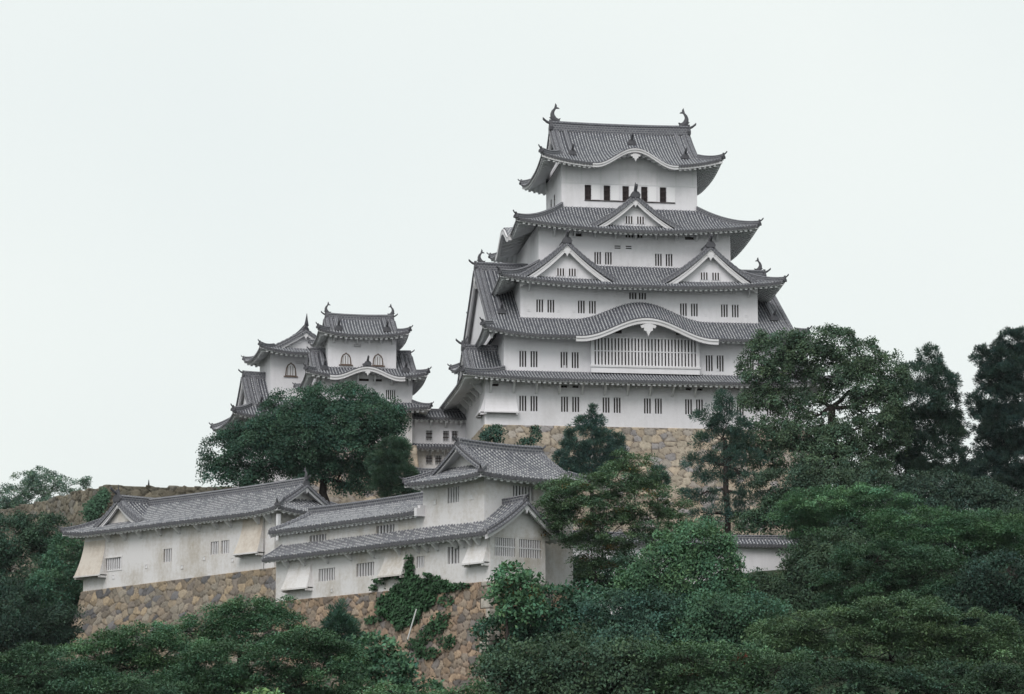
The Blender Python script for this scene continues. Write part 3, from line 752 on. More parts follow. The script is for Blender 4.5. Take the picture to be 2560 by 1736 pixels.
    # projecting lattice bay
    mb = MB(z0); wall_face(mb, (11.6, .55), (1, 0), 11.7, 43.1, 46.95, [(.38, 11.32, 43.95, 46.85)], 'plaster', dep=.35)
    mb.quad([(11.6, 1.25, 43.1), (11.6, .55, 43.1), (11.6, .55, 46.95), (11.6, 1.25, 46.95)], 'plaster'); mb.quad([(23.3, .55, 43.1), (23.3, 1.25, 43.1), (23.3, 1.25, 46.95), (23.3, .55, 46.95)], 'plaster')
    mb.quad([(11.6, .55, 46.95), (23.3, .55, 46.95), (23.3, 1.25, 46.95), (11.6, 1.25, 46.95)], 'plaster'); mb.box(11.5, 23.4, .45, .56, 43.7, 43.9, 'lime_trim')
    bay = mb.build('lattice_bay', R)
    window(R, z0, (11.6, .55), (1, 0), (.38, 11.32, 43.95, 46.85), bars=30, bw=.2, rails=(.515,), dep=.35, name='lattice_window').parent = bay
    for a in (14.1, 20.9): mb = MB(z0); mb.box(a, a + .9, 1.06, 1.13, 47.45, 47.85, 'interior'); mb.build('vent', R)
    # loopholes, brackets, stone-drop chute
    for u in (5.5, 7.7, 10.9, 12.4, 24.2, 26.9): loophole(R, z0, (0, 1.2), (1, 0), u + 1.2, 43.75, .14)
    for u in (5.3, 8.5, 10.2, 24.6, 29.0): loophole(R, z0, (0, 2.9), (1, 0), u, 50.05, .14)
    for u in (14.6, 15.55, 18.7, 19.75): loophole(R, z0, (0, 2.9), (1, 0), u, 51.8, .16)
    for u in (16.6, 18.8): loophole(R, z0, (0, 5.3), (1, 0), u, 55.95, .13)
    for k in range(14): bracket(R, z0, (0, 0), (1, 0), .8 + 2.42 * k, 42.0, 1.4, 1.4, .2)
    for k in range(9): bracket(R, z0, (0, 5.3), (1, 0), 8.4 + 2.25 * k, 59.6, 1.0, .95, .18)
    for k in range(2): bracket(R, z0, (0, 2.9), (1, 0), 5.3 + 24 * k, 53.0, 1.0, .9, .18)
    chute(R, z0, (0, 0), (1, 0), .3, 3.5, 40.6, 38.6, .55, 'plaster', flare=.2)
    chute(R, z0, (.25, 27.6), (0, -1), 24.4, 27.5, 40.6, 38.6, .55, 'plaster', flare=.1)
    for k in range(9): bracket(R, z0, (.25, 27.6), (0, -1), 2 + 2.9 * k, 42.2, 1.4, 1.4, .2)
    for a, z, kk, sc, v in ((9.85, 73.75, 1, .95, 13.75), (24.85, 73.75, -1, .95, 13.75), (1.5, 57.2, 1, .72, 13.7), (33.2, 57.2, -1, .72, 13.7), (-1.0, 46.6, 1, .48, 6), (35.7, 46.6, -1, .48, 6)):
        m = MB(z0); fish(m, a, v, z, kk, sc); m.build('fish_ornament', R)
make_keep()

# ------------------------------------------------------------------ small keeps and the corridor
def katomado(R, z0, u, v, z, wd, ht, bars=4):
    """bell-shaped window with a brown wooden frame"""
    half = [(.5, 0), (.46, .35), (.42, .62), (.30, .84), (.14, .93), (0, 1.04)]
    outer = [(x, y) for x, y in half] + [(-x, y) for x, y in half[-2::-1]]
    m = MB(z0); P = [(u + x * wd, z + y * ht) for x, y in outer]; cx, cz = u, z + ht * .42
    I = [(cx + (x - cx) * .80, cz + (y - cz) * .84) for x, y in P]; n = len(P)
    for i in range(n):
        j = (i + 1) % n
        m.quad([(P[i][0], v - .08, P[i][1]), (I[i][0], v - .08, I[i][1]), (I[j][0], v - .08, I[j][1]), (P[j][0], v - .08, P[j][1])][::-1], 'brown_wood')
        m.quad([(P[i][0], v - .08, P[i][1]), (P[j][0], v - .08, P[j][1]), (P[j][0], v, P[j][1]), (P[i][0], v, P[i][1])], 'brown_wood')
        m.quad([(I[i][0], v - .08, I[i][1]), (I[i][0], v - .01, I[i][1]), (I[j][0], v - .01, I[j][1]), (I[j][0], v - .08, I[j][1])], 'brown_wood')
    m.box(u - wd * .62, u + wd * .62, v - .14, v, z - .1, z + .02, 'brown_wood')
    f = m.build('bell_window', R)
    m = MB(z0); m.F([m.P(x, v - .012, y) for x, y in I], 'plaster_eaves')
    for i in range(bars):
        x = u - wd * .33 + wd * .66 * i / (bars - 1); m.box(x - .035, x + .035, v - .06, v - .015, z + .03, z + ht * (.93 - .5 * abs(x - u) / wd * .9), 'lime_trim')
        if i < bars - 1: m.box(x + .06, x + .12, v - .03, v - .014, z + .05, z + ht * .75, 'brown_wood')
    m.build('window_bars', f)

def make_small_keep():
    z0 = 33.0
    R = thing('small_keep', 'smaller white tower with two bell windows and a fish at each ridge end', 'small keep', (*KW(-15.1, 17), z0), radians(10))
    q = Roof(z0, pitch=.33); q.irimoya((-1.25, 8.85, -1.6, 8.2), 49.22, 51.85, 1.25, c=.3, lift=.6, lw=4, soff=1.6, kudari=1.1, bh=.45, rh=.55, rw=.5, hw=.34, hh=.34); r = q.build(R)
    storey(R, z0, 0, 7.6, 0, 6.6, 45.4, 49.65, [(2.85, 3.65, 47.98, 48.5, dict(bars=0, rails=(.1, .5, .9), back='plaster_eaves'))])
    for u in (1.98, 5.55): katomado(R, z0, u, 0, 46.05, 1.25, 1.35)
    for k in range(6): bracket(R, z0, (0, 0), (1, 0), .6 + 1.3 * k, 49.3, .9, .8, .16)
    q = Roof(z0, pitch=.33); q.irimoya((-2.7, 10.7, -3.2, 9.8), 44.3, 47.85, 1.1, c=.3, lift=.6, lw=5, bump=(6.75, 3.9, 1.15, 2.4, 1.1, .42), soff=1.7, kudari=1.1, bh=.5, rh=.5, rw=.5, hw=.36, hh=.36)
    q.r.sweep([(4.05, -3.1, 45.5), (4.05, -1.4, 45.75), (4.05, 0, 46.0)], ridge_prof(.4, .3), 'ridge_tile'); onigawara(q.r, 4.05, -3.1, 45.5, 0, -1, .75)
    q.pendant(4.05, -3.28, 44.95, .65, 0); r2 = q.build(R)
    m = MB(z0)
    for i in range(16):
        f = lambda t: 44.75 + .75 * (.5 + .5 * cos(pi * min(1, abs(t - 4.05) / 3.9)))
        a, b = .2 + 7.7 * i / 16, .2 + 7.7 * (i + 1) / 16; m.quad([(a, -1.56, 44.3), (b, -1.56, 44.3), (b, -1.56, f(b)), (a, -1.56, f(a))], 'plaster')
    m.build('curved_gable_wall', r2)
    storey(R, z0, -1.2, 9.25, -1.5, 8.1, 40.6, 44.8, [(5.05, 5.7, 42.1, 43.12), (7.5, 8.55, 42.1, 43.15), (4.5, 5.6, 44.05, 44.38, dict(bars=0)), (6.05, 7.05, 44.05, 44.38, dict(bars=0))], wk=dict(bars=4, bw=.1))
    for k in range(6): bracket(R, z0, (-1.2, -1.5), (1, 0), .5 + 1.9 * k, 44.5, 1.0, .9, .16)
    q = Roof(z0, pitch=.33); q.skirt((-3, 11.05, -3.2, 9.9), (-1.2, 9.25, -1.5, 8.1), 40.85, 41.75, lift=.3, hw=.32, hh=.3, soff=1.4); q.build(R)
    storey(R, z0, -1.2, 9.25, -1.5, 8.1, 36.9, 41.0, [(7.9, 8.5, 38.6, 39.6)], mat='old_plaster')
    for a, k in ((.15, 1), (7.45, -1)): m = MB(z0); fish(m, a, 3.3, 52.3, k, .62); m.build('fish_ornament', R)
make_small_keep()

def make_rear_keep():
    z0 = 33.0
    R = thing('small_keep', 'farther white tower with forward facing gable, partly hidden by the tower with two bell windows', 'small keep', (*KW(-20.8, 32), z0), radians(16))
    q = Roof(z0, pitch=.34); q.at(0, 0, 1); q.irimoya((-1.7, 9.2, -9.8, 1.6), 49.7, 52.7, 1.9, c=.32, lift=.65, lw=4.5, soff=1.6, kudari=0, bh=.4, rh=.55, rw=.5, hw=.34, hh=.34)
    q.r.sweep([(-.15, -4.1, 53.2), (-.2, -4.1, 53.9), (-.3, -4.1, 54.6)], lambda i: [(x * (.28, .14, .03)[i], y * (.28, .14, .03)[i]) for x, y in ((1, 0), (0, 1), (-1, 0), (0, -1))], 'dark_tile', latfix=(0, 1))
    q.build(R)
    storey(R, z0, 0, 8.2, 0, 7.5, 43, 50.2, [(2.9, 4.0, 48.55, 49.0, dict(bars=0, rails=(.1, .5, .9), back='plaster_eaves'))], [(2.4, 3.3, 46.6, 48.3, dict(bars=0, back='interior'))])
    katomado(R, z0, 2.35, 0, 47.1, 1.35, 1.6, 4)
    q = Roof(z0, pitch=.34); q.irimoya((-4.9, 13, -3.8, 11.2), 41.6, 47.4, 2.3, c=.2, lift=.6, lw=5, soff=2, kudari=1.2, bh=.55, rh=.6, rw=.5); q.build(R)
    storey(R, z0, -2.6, 11, -1.6, 9, 33, 42.6, [(3, 4, 38.5, 39.8)])
make_rear_keep()

def make_corridor():
    z0 = 33.0
    R = thing('corridor_building', 'low two storey white connecting building between the small tower and the tall keep', 'building', (*KW(-5.9, 17), z0), KA)
    q = Roof(z0, pitch=.34); q.irimoya((-.2, 6.4, -1.0, 4.6), 40.2, 41.2, .04, lift=0, kudari=0, sides='fb', gables='', rh=.4, rw=.45, soff=1, oni=False, c=.2); q.build(R)
    storey(R, z0, 0, 6.2, 0, 3.6, 36.9, 40.2, [(1.75, 2.45, 37.75, 38.88), (3.65, 4.3, 37.75, 38.88), (4.62, 5.28, 37.75, 38.88)], wk=dict(bars=2, bw=.06, barmat='dark_wood', rails=(.35, .7), back='plaster_eaves', frame=.05), mat='plaster')
    for k in range(4): bracket(R, z0, (0, 0), (1, 0), .5 + 1.7 * k, 40.05, .8, .8, .15)
    q = Roof(z0, pitch=.34); q.panel((-.1, -.95), (1, 0), (0, 1), 6.2, lambda a, b: .95, lambda a, d: 36.92 + .5 * d, soff=.9); q.build(R, 'lower_roof')
    storey(R, z0, .0, 6.2, 0.01, 3.6, 32.5, 36.9, [(1.75, 2.45, 35.15, 36.1), (2.8, 3.5, 35.15, 36.1), (4.3, 5.0, 35.15, 36.1)], wk=dict(bars=2, bw=.06, barmat='dark_wood', rails=(.35, .7), back='plaster_eaves', frame=.05), mat='old_plaster')
    for k in range(4): bracket(R, z0, (0, 0), (1, 0), .8 + 1.5 * k, 36.85, .7, .75, .15)
make_corridor()

def capped_wall(label, x0, y0, x1, y1, zb, zt, th=.7, tile='roof_tile', holes=(), mat='plaster', over=.6, rise=.55):
    l = hypot(x1 - x0, y1 - y0); R = thing('plaster_wall', label, 'wall', (x0, y0, zb), atan2(y1 - y0, x1 - x0))
    storey(R, zb, 0, l, 0, th, zb, zt, holes, mat=mat, name='wall_body', wk=dict(bars=0))
    q = Roof(zb, tile=tile, pitch=.32, wavy=1, fth=.2); q.irimoya((-.1, l + .1, -over, th + over), zt - .05, zt + rise, .04, lift=0, kudari=0, sides='fb', gables='', rh=.3, rw=.36, soff=over - .05, oni=False, c=0); q.build(R, 'tile_coping')
    return R
p0, p1 = at(925, 1080, 243), at(1010, 1078, 244)
capped_wall('low white wall capped with pale tiles below the corridor building', p0.x, p0.y, p1.x + 1, p1.y, p0.z - 3.2, p0.z, mat='old_plaster', tile='yagura_tile')

# ------------------------------------------------------------------ long turret on the left
def make_long_turret():
    z0 = 19.0
    R = thing('long_turret', 'long single storey white turret with a ridged tile roof on the left stone wall', 'turret', (*AO, z0), AA)
    q = Roof(z0, tile='yagura_tile', pitch=.42, wall='old_plaster', wavy=1, raft=.62, fth=.3)
    q.irimoya((-32.2, 1.75, -1.15, 8.95), 24.62, 27.45, 2.2, c=.25, lift=.35, lw=5, soff=1.15, kudari=0, bh=.3, rh=.55, rw=.5, gables='r', ends='r', hw=.4, hh=.34, wallset=.8, deep=.8)
    r = q.build(R)
    q = Roof(z0, tile='yagura_tile', pitch=.42, wall='old_plaster'); q.at(-24.8, .25, 0); q.dormer(4.0, 25.25, 27.65, 4.2, c=.3, bh=.3, rh=.55, fin=1.0, wset=.4, wallbase=25.0, bead=.24); q.build(R, 'dormer_gable')
    wins = [(-26.3 + 30, -23.6 + 30, 20.9, 22.05, dict(bars=7, frame=.12)), (13.2, 14.5, 21.12, 22.35, dict(bars=3)), (20.55, 21.75, 21.36, 22.55, dict(bars=3)), (22.15, 23.35, 21.36, 22.55, dict(bars=3))]
    storey(R, z0, -30, 0, 0, 7.8, 18.6, 24.75, wins, mat='old_plaster', wk=dict(bw=.15, barmat='lime_trim'))
    for s in (4.3, 7, 9.6, 12.8, 15.7, 18.8, 21.6, 23.6, 27.8, 29.4): bracket(R, z0, (-30, 0), (1, 0), s, 24.6, 1.05, .95, .22)
    chute(R, z0, (-30, 0), (1, 0), .0, 3.6, 23.9, 20.5, .85, 'old_plaster', .35, 'ochre_plaster').name = 'stone_drop_chute'
    chute(R, z0, (-30, 0), (1, 0), 25.4, 28.3, 24.2, 21.1, .85, 'old_plaster', .3, 'ochre_plaster')
    for s, z in ((5.1, 20.2), (10.5, 20.9), (16.2, 20.5), (19.6, 21.1), (25.2, 20.9), (23.9, 20.7)): loophole(R, z0, (-30, 0), (1, 0), s, z, .2, 'old_plaster')
    m = MB(z0); fish(m, -.55, 3.9, 27.85, -1, .5); m.build('ridge_ornament', R)
    # post under the right corner of the eave
    m = MB(z0); m.box(1.1, 1.4, -.75, -.45, 21.9, 24.3, 'plaster_eaves'); m.build('eave_post', R)
    m = MB(z0); m.sweep([(-1.4, -.12, 24.3), (-1.38, -.12, 22), (-1.4, -.12, 19.6)], [(.035, 0), (0, .035), (-.035, 0), (0, -.035)], 'dark_tile', latfix=(1, 0)); m.build('rain_pipe', R)
make_long_turret()

# ------------------------------------------------------------------ corner turret in front
def make_corner_turret():
    z0 = 16.0
    R = thing('corner_turret', 'white two tier corner turret with a gabled lattice bay above the ivy covered stone wall', 'turret', (*BO, z0), BA)
    kw = dict(tile='yagura_tile', pitch=.42, wall='old_plaster', wavy=1, raft=.62, fth=.28)
    lat = dict(bars=9, bw=.11, rails=(.47,), barmat='lime_trim')
    low = [(6.5, 8.9, 17.45, 18.5, dict(bars=6)), (12.0, 14.5, 17.5, 18.6, dict(bars=6)), (20.3, 21.35, 17.7, 18.62, dict(bars=3)), (24.4, 25.9, 17.75, 19.1, dict(bars=3))]
    storey(R, z0, -29.8, 0, 0, 5.55, 15.4, 20.0, low, right=[(.46, 2.5, 18.1, 19.65, lat), (2.9, 5.14, 18.1, 19.65, lat)], mat='old_plaster', wk=dict(bw=.14, barmat='lime_trim'), name='lower_wall')
    mid = [(31 - 26.2, 31 - 23.7, 20.65, 21.6, dict(bars=5)), (31 - 16.4, 31 - 13.9, 20.75, 21.68, dict(bars=5))]
    storey(R, z0, -31, -9.9, 1, 8, 20.0, 22.35, mid, mat='old_plaster', wk=dict(bw=.16, barmat='lime_trim'), name='middle_wall')
    storey(R, z0, -10, -2, 1, 10.1, 15.6, 25.0, [(3.25, 4.75, 22.75, 24.0, dict(bars=4))], right=[(2.9, 5.0, 22.85, 24.0, dict(bars=6))], mat='old_plaster', wk=dict(bw=.14, barmat='lime_trim'), name='tower_wall')
    q = Roof(z0, **kw)      # lean-to along the front
    q.panel((-30.6, -1), (1, 0), (0, 1), 24.7, lambda a, b: 2.0, lambda a, d: 19.8 + 2.8 * (.7 * d / 4 + .3 * (d / 4) ** 2), soff=1.0)
    q.r.sweep([(-30.5, 1.0 - 2.0 * (1 - i / 5), 19.8 + 2.8 * (.7 * .5 * i / 5 + .3 * (.5 * i / 5) ** 2) + .04) for i in range(6)], round_prof(.16), 'ridge_tile')
    q.build(R, 'lean_to_roof')
    q = Roof(z0, **kw); q.irimoya((-6, .75, -1, 7), 19.8, 22.45, .05, c=.3, lift=0, kudari=0, sides='fb', gables='r', ends='r', bh=.36, rh=.42, rw=.45, soff=1.0, wallset=.72, wclip=(0, 6)); q.build(R, 'bay_roof')
    q = Roof(z0, **kw); q.irimoya((-31.4, -9.95, .2, 8.8), 22.3, 24.1, .05, c=.25, lift=0, kudari=0, sides='fb', gables='l', ends='', bh=.4, rh=.5, rw=.5, soff=.8, oni=False); q.build(R, 'middle_roof')
    q = Roof(z0, **kw); q.at(0, 0, 1); q.irimoya((-.35, 11.4, .75, 10.7), 24.48, 27.35, 1.55, c=.28, lift=.15, lw=4, soff=1.1, kudari=0, bh=.22, rh=.5, rw=.5, hw=.36, hh=.32, wallset=.9, deep=.9); q.build(R, 'tower_roof')
    m = MB(z0); m.box(-10.05, -9.72, .15, 1.0, 21.95, 22.62, 'lime_trim'); m.box(-10.05, -9.72, .5, 1.0, 22.62, 22.85, 'lime_trim'); m.build('eave_end_cap', R)
    for s in (2.0, 4.6, 7.9, 11.3, 14.6, 18.2, 20.7, 21.9, 23.2, 25.6, 26.6, 27.6, 28.6): bracket(R, z0, (-29.8, 0), (1, 0), s, 19.75, .95, .85, .2)
    chute(R, z0, (-29.8, 0), (1, 0), 2.1, 5.4, 19.4, 17.05, .65, 'old_plaster', .3, 'old_plaster')
    chute(R, z0, (-29.8, 0), (1, 0), 16.2, 18.9, 19.5, 17.3, .65, 'old_plaster', .25, 'old_plaster')
    chute(R, z0, (-29.8, 0), (1, 0), 27.2, 29.5, 19.5, 17.6, .6, 'old_plaster', .2, 'old_plaster')
    for s, z in ((8.5, 16.6), (14.8, 16.8), (19.8, 17.3)): loophole(R, z0, (-29.8, 0), (1, 0), s, z, .18, 'old_plaster')
    for s in (1.6, 6.4): loophole(R, z0, (-10, 1), (1, 0), s, 23.0, .22, 'old_plaster')
make_corner_turret()

# ------------------------------------------------------------------ stone walls
TAN = [(.44, .38, .305), (.41, .355, .29), (.47, .41, .33), (.40, .36, .32), (.36, .34, .34), (.48, .40, .31), (.43, .37, .30)]
BRN = [(.29, .235, .18), (.25, .215, .175), (.32, .265, .20), (.22, .19, .165), (.34, .27, .19), (.165, .16, .165), (.27, .24, .20), (.30, .255, .205)]
RED = [(.31, .225, .165), (.26, .20, .155), (.35, .26, .185), (.21, .17, .14), (.29, .235, .185), (.19, .17, .16), (.37, .275, .20), (.25, .21, .175)]
OLV = [(.175, .155, .12), (.15, .135, .105), (.20, .18, .14), (.13, .12, .095), (.165, .155, .135)]
stone_wall('stone_base', 'tall pale tan stone base under the tall keep, partly behind pines', [KW(.2, 14), KW(.2, -.05), KW(35, -.05), KW(35, 6)], 37.25, 21.5, (.95, .68), TAN, .22, .11, .08, soft=.15, joint=.10, corner=(1, .9, (.45, .38, .28)), gap=(.10, .08, .065))
stone_wall('stone_base', 'narrow strip of tan stone base under the smaller tower beside the corridor', [(lambda p: (p[0], p[1]))(KW(-17, 15.2)), KW(-5.35, 15.2), KW(-5.35, 22)], 36.95, 29, (1.0, .7), TAN, .12, .16, .12, gap=(.14, .11, .085))
stone_wall('stone_wall', 'brown rubble stone wall carrying the long turret on the left', [AW(-30.2, 6), AW(-30.2, -.1), AW(1.5, -.1)], [19.05, 19.05, 19.65], 9.0, (.98, .66), BRN, .26, .1, .13, corner=None, gap=(.06, .048, .038))
stone_wall('stone_wall', 'reddish brown rubble stone wall under the corner turret, half covered with ivy', [BW(-31, -.1), BW(.1, -.1), BW(.1, 9)], 16.1, 5.5, (.80, .58), RED, .2, .09, .14, corner=(1, .75, (.40, .37, .33)), gap=(.055, .042, .034))
p = [at(-140, 1120, 318), at(242, 1102, 272), at(640, 1112, 276)]
stone_wall('stone_wall', 'weathered olive brown stone wall on the skyline behind the long turret', [(q.x, q.y) for q in p], p[1].z, 19, (1.15, .78), OLV, .3, .13, .24, gap=(.05, .042, .03), rough_top=.35)

p0, p1 = at(1290, 1300, 219), at(1815, 1290, 224)
capped_wall('low white wall with dark tile coping among the trees right of the corner turret', p0.x, p0.y, p1.x, p1.y, p0.z - 4, at(1700, 1236, 223).z, holes=[(15.9, 16.35, 20.0, 20.9)], tile='roof_tile')

# ------------------------------------------------------------------ trees
def tube(V, F, pts, rad, k=6):
    base = len(V)
    pts = [Vector(p) for p in pts]; n = len(pts)
    for i, p in enumerate(pts):
        t = (pts[min(n - 1, i + 1)] - pts[max(0, i - 1)]); t = t.normalized() if t.length > 1e-6 else Vector((0, 0, 1))
        a = t.cross(Vector((.3, 1, .1))).normalized(); b = t.cross(a)
        for q in range(k):
            w_ = 2 * pi * q / k; V.append(tuple(p + (a * cos(w_) + b * sin(w_)) * rad[i]))
    for i in range(n - 1):
        for q in range(k):
            A = base + i * k + q; B_ = base + i * k + (q + 1) % k; F.append((A, B_, B_ + k, A + k))

def wiggle(p0, p1, n, amp, r, sag=0):
    p0, p1 = Vector(p0), Vector(p1); L = (p1 - p0).length; out = []
    for i in range(n + 1):
        t = i / n; j = Vector(r.normal(0, 1, 3)) * amp * L * (t * (1 - t)) * 2
        out.append(p0.lerp(p1, t) + j + Vector((0, 0, sag * L * t * (1 - t))))
    return out

STY = dict(  # puff radius (m), flatness, leaf length, leaf width, coverage, upward bias, droop
    broad=dict(pr=.95, flat=.6, ll=.24, lw=.13, cov=4.3, up=.55, core=.55),
    feather=dict(pr=1.05, flat=.34, ll=.22, lw=.09, cov=4.0, up=.9, core=.5),
    pine=dict(pr=.52, flat=.75, ll=.30, lw=.055, cov=5.0, up=.35, core=.55),
    sparse=dict(pr=.6, flat=.55, ll=.22, lw=.12, cov=2.0, up=.5, core=.6),
    big=dict(pr=.7, flat=.65, ll=.36, lw=.2, cov=3.4, up=.5, core=.5))

def tree(name, label, cat, Y, blobs, col, style='broad', cov=1.0, trunk=None, tr=.28, spread=0.0, tints=None, group=None, depth=1.0, limbs=True, psize=1.0, foot=None, holes=0.0, seed=None, grow=(1.16, 1.22), gain=2.15):
    st = STY[style]; r = np.random.default_rng(seed if seed is not None else (len(label) * 131 + int(blobs[0][0]) * 7 + int(blobs[0][1])))
    s = Y / 5500.
    BL = []; lum = sum(col) / 3; col = tuple((c * .90 + lum * .10) * gain * f for c, f in zip(col, (1.0, 1.0, 1.06)))
    for i, b in enumerate(blobs):
        b = (b[0], b[1], b[2] * grow[0], b[3] * grow[1])
        dy = b[4] if len(b) > 4 else r.uniform(-.5, .5) * min(b[2], b[3]) * s * 1.2
        BL.append((np.array(at(b[0], b[1], Y + dy)), np.array([b[2] * s, min(b[2], b[3] * 1.6) * s * .95 * depth, b[3] * s])))
    pr = st['pr'] * psize; pc, pn, pk = [], [], []
    for c, R in BL:
        area = 4 * pi * ((R[0] * R[1]) ** 1.6 / 3 + (R[0] * R[2]) ** 1.6 / 3 + (R[1] * R[2]) ** 1.6 / 3) ** (1 / 1.6)
        n = max(6, int(area / (pr * pr * 1.15)))
        d = r.normal(0, 1, (n, 3)); d /= np.linalg.norm(d, axis=1)[:, None]
        d = d[~((d[:, 1] > .35) & (r.random(n) < .55))]; n = len(d)
        rad = np.clip(1 - np.abs(r.normal(0, .2, n)), .35, 1.08); rad *= 1 + r.normal(0, .15 if style == 'pine' else .08, n)
        keep = r.random(n) > holes
        p = c + d * rad[:, None] * R
        pc.append(p[keep]); q = d / R; q /= np.linalg.norm(q, axis=1)[:, None]; pn.append(q[keep])
    pc = np.concatenate(pc); pn = np.concatenate(pn)
    # leave out puffs buried deep inside another lobe
    deep = np.zeros(len(pc), bool)
    for c, R in BL: deep |= (((pc - c) / R) ** 2).sum(1) < st['core'] ** 2 * .75
    pc, pn = pc[~deep], pn[~deep]; n = len(pc)
    psz = pr * r.uniform(.6, 1.35, n); pcol = np.exp(r.normal(0, .20, n)); warm = r.normal(0, .05, n)
    la = st['ll'] * st['lw'] * .62
    cnt = np.maximum(4, (st['cov'] * cov * psz ** 2 * 1.9 * .30 / la).astype(int)); idx = np.repeat(np.arange(n), cnt); m = len(idx)
    up = np.array([0, 0, 1.]); ax = pn[idx] * (1 - st['up']) + up * st['up']; ax /= np.linalg.norm(ax, axis=1)[:, None]
    o = r.normal(0, 1, (m, 3)); o /= np.linalg.norm(o, axis=1)[:, None]; o *= (r.random(m) ** .5)[:, None]
    al = (o * ax).sum(1)[:, None]; o = o - ax * al * (1 - st['flat'])
    P = pc[idx] + o * psz[idx][:, None]
    P[:, 2] -= .28 * psz[idx] * (np.linalg.norm(o, axis=1) ** 2)           # puffs droop at the rim
    if style == 'pine':
        dirn = o + ax * .8 + r.normal(0, .2, (m, 3))
    elif style == 'feather':
        dirn = o * np.array([1, 1, .3]) + r.normal(0, .3, (m, 3))
    else: dirn = r.normal(0, 1, (m, 3)) + np.array([0, 0, -.35])
    dirn /= np.linalg.norm(dirn, axis=1)[:, None]
    nr_ = ax * 1.1 + r.normal(0, .32, (m, 3)); side = np.cross(dirn, nr_); side /= np.linalg.norm(side, axis=1)[:, None] + 1e-9
    sz = r.uniform(.7, 1.3, m); L = st['ll'] * sz[:, None] * .5; Wd = st['lw'] * sz[:, None] * .5
    nn = np.cross(side, dirn)
    V = np.stack([P - dirn * L, P + side * Wd - nn * Wd * .25, P + dirn * L, P - side * Wd - nn * Wd * .25], 1).reshape(-1, 3)
    F = np.arange(m * 4).reshape(-1, 4)
    base = np.array(col)[None] * (pcol[idx] * np.exp(r.normal(0, .13, m)))[:, None]
    wv = (warm[idx] + r.normal(0, .05, m))[:, None]; base = base * (1 + wv * np.array([1.2, .3, -.8])[None])
    if tints:
        for tc, frac, yr in tints:
            sel = (r.random(n) < frac)[idx] & (r.random(m) < .75); base[sel] = np.array(tc) * np.exp(r.normal(0, .25, (sel.sum(), 1)))
    CC = np.repeat(np.clip(base, .004, .6), 4, 0)
    # trunk and limbs
    cen = sum(b[0] for b in BL) / len(BL)
    if foot is not None: f = np.array(at(foot[0], foot[1], Y)); bx, by = f[0], f[1]
    else: bx, by = cen[0] + r.normal(0, .4), Y
    bz = float(terrain_z(bx, by)) - .4
    root = thing(name, label, cat, (bx, by, bz), 0, group)
    off = np.array([bx, by, bz])
    me = quadmesh('crown', V - off, F, 'leaf', CC); co = bpy.data.objects.new('crown', me); C.objects.link(co); co.parent = root
    tv, tf = [], []
    zs = sorted(BL, key=lambda b: b[0][2]); low = zs[0]
    fork = trunk if trunk else None
    fk = Vector(at(fork[0], fork[1], Y)) if fork else Vector((bx * .5 + cen[0] * .5, by, bz + max(.8, (min(b[0][2] - b[1][2] * .3 for b in BL) - bz) * .9)))
    pts = wiggle((bx, by, bz), fk, 6, .012 if style == 'pine' else .05, r); tube(tv, tf, [Vector(p) - Vector(off) for p in pts], [tr * (1.25 - .55 * i / 6) for i in range(7)], 8)
    nodes = [(Vector(p), tr * (1.25 - .55 * i / 6)) for i, p in enumerate(pts) if i >= 3]
    for c, R in sorted(BL, key=lambda b: (Vector(b[0]) - fk).length):
        cv = Vector(c)
        k_ = min(range(len(nodes)), key=lambda i: (nodes[i][0] - cv).length + .35 * (nodes[i][0] - fk).length + max(0, nodes[i][0].z - cv.z) * .6)
        st_, r0 = nodes[k_]; e = cv + Vector((0, 0, R[2] * .15)); n_ = max(4, int((e - st_).length / 1.0)); pt = wiggle(st_, e, n_, .10, r, -.05)
        rr = [max(.035, r0 * .68 * (1 - .72 * i / n_)) for i in range(n_ + 1)]
        tube(tv, tf, [Vector(p) - Vector(off) for p in pt], rr, 6)
        nodes += [(pt[i], rr[i]) for i in range(2, n_ + 1)]
        sel = np.where((((pc - c) / R) ** 2).sum(1) < 1.3)[0]
        for q in r.permutation(sel)[:8]:
            j = int(r.integers(n_ // 2, n_ + 1)); pt2 = wiggle(pt[j], pc[q] - pn[q] * .2, 4, .13, r)
            tube(tv, tf, [Vector(p) - Vector(off) for p in pt2], [min(rr[j] * .6, .07) * (1 - .18 * i) for i in range(5)], 4)
    tm = bpy.data.meshes.new('trunk'); tm.from_pydata(tv, [], tf); tm.materials.append(M['bark']); tm.polygons.foreach_set('use_smooth', [True] * len(tf))
    to = bpy.data.objects.new('trunk', tm); C.objects.link(to); to.parent = root
    return root

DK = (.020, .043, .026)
def TR(*a, **k): return tree(*a, **k)
# far left
TR('broadleaf_tree', 'pale thin crowned tree on the skyline behind the olive stone wall', 'tree', 345, [(28, 1125, 42, 30), (100, 1090, 50, 30), (165, 1103, 42, 15), (85, 1140, 80, 22), (60, 1085, 30, 18), (10, 1150, 30, 30), (195, 1088, 18, 6)], (.05, .088, .06), 'broad', cov=1.0, holes=.22, tr=.3, psize=.8, grow=(1, 1))
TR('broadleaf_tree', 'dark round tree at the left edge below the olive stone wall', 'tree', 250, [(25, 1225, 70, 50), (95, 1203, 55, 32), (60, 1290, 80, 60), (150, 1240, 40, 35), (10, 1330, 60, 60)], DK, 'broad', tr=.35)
TR('broadleaf_tree', 'domed green tree touching the left corner of the long turret', 'tree', 243, [(145, 1268, 38, 46), (125, 1325, 52, 50), (150, 1375, 40, 40), (100, 1400, 60, 50)], (.027, .066, .036), 'broad', tr=.3)
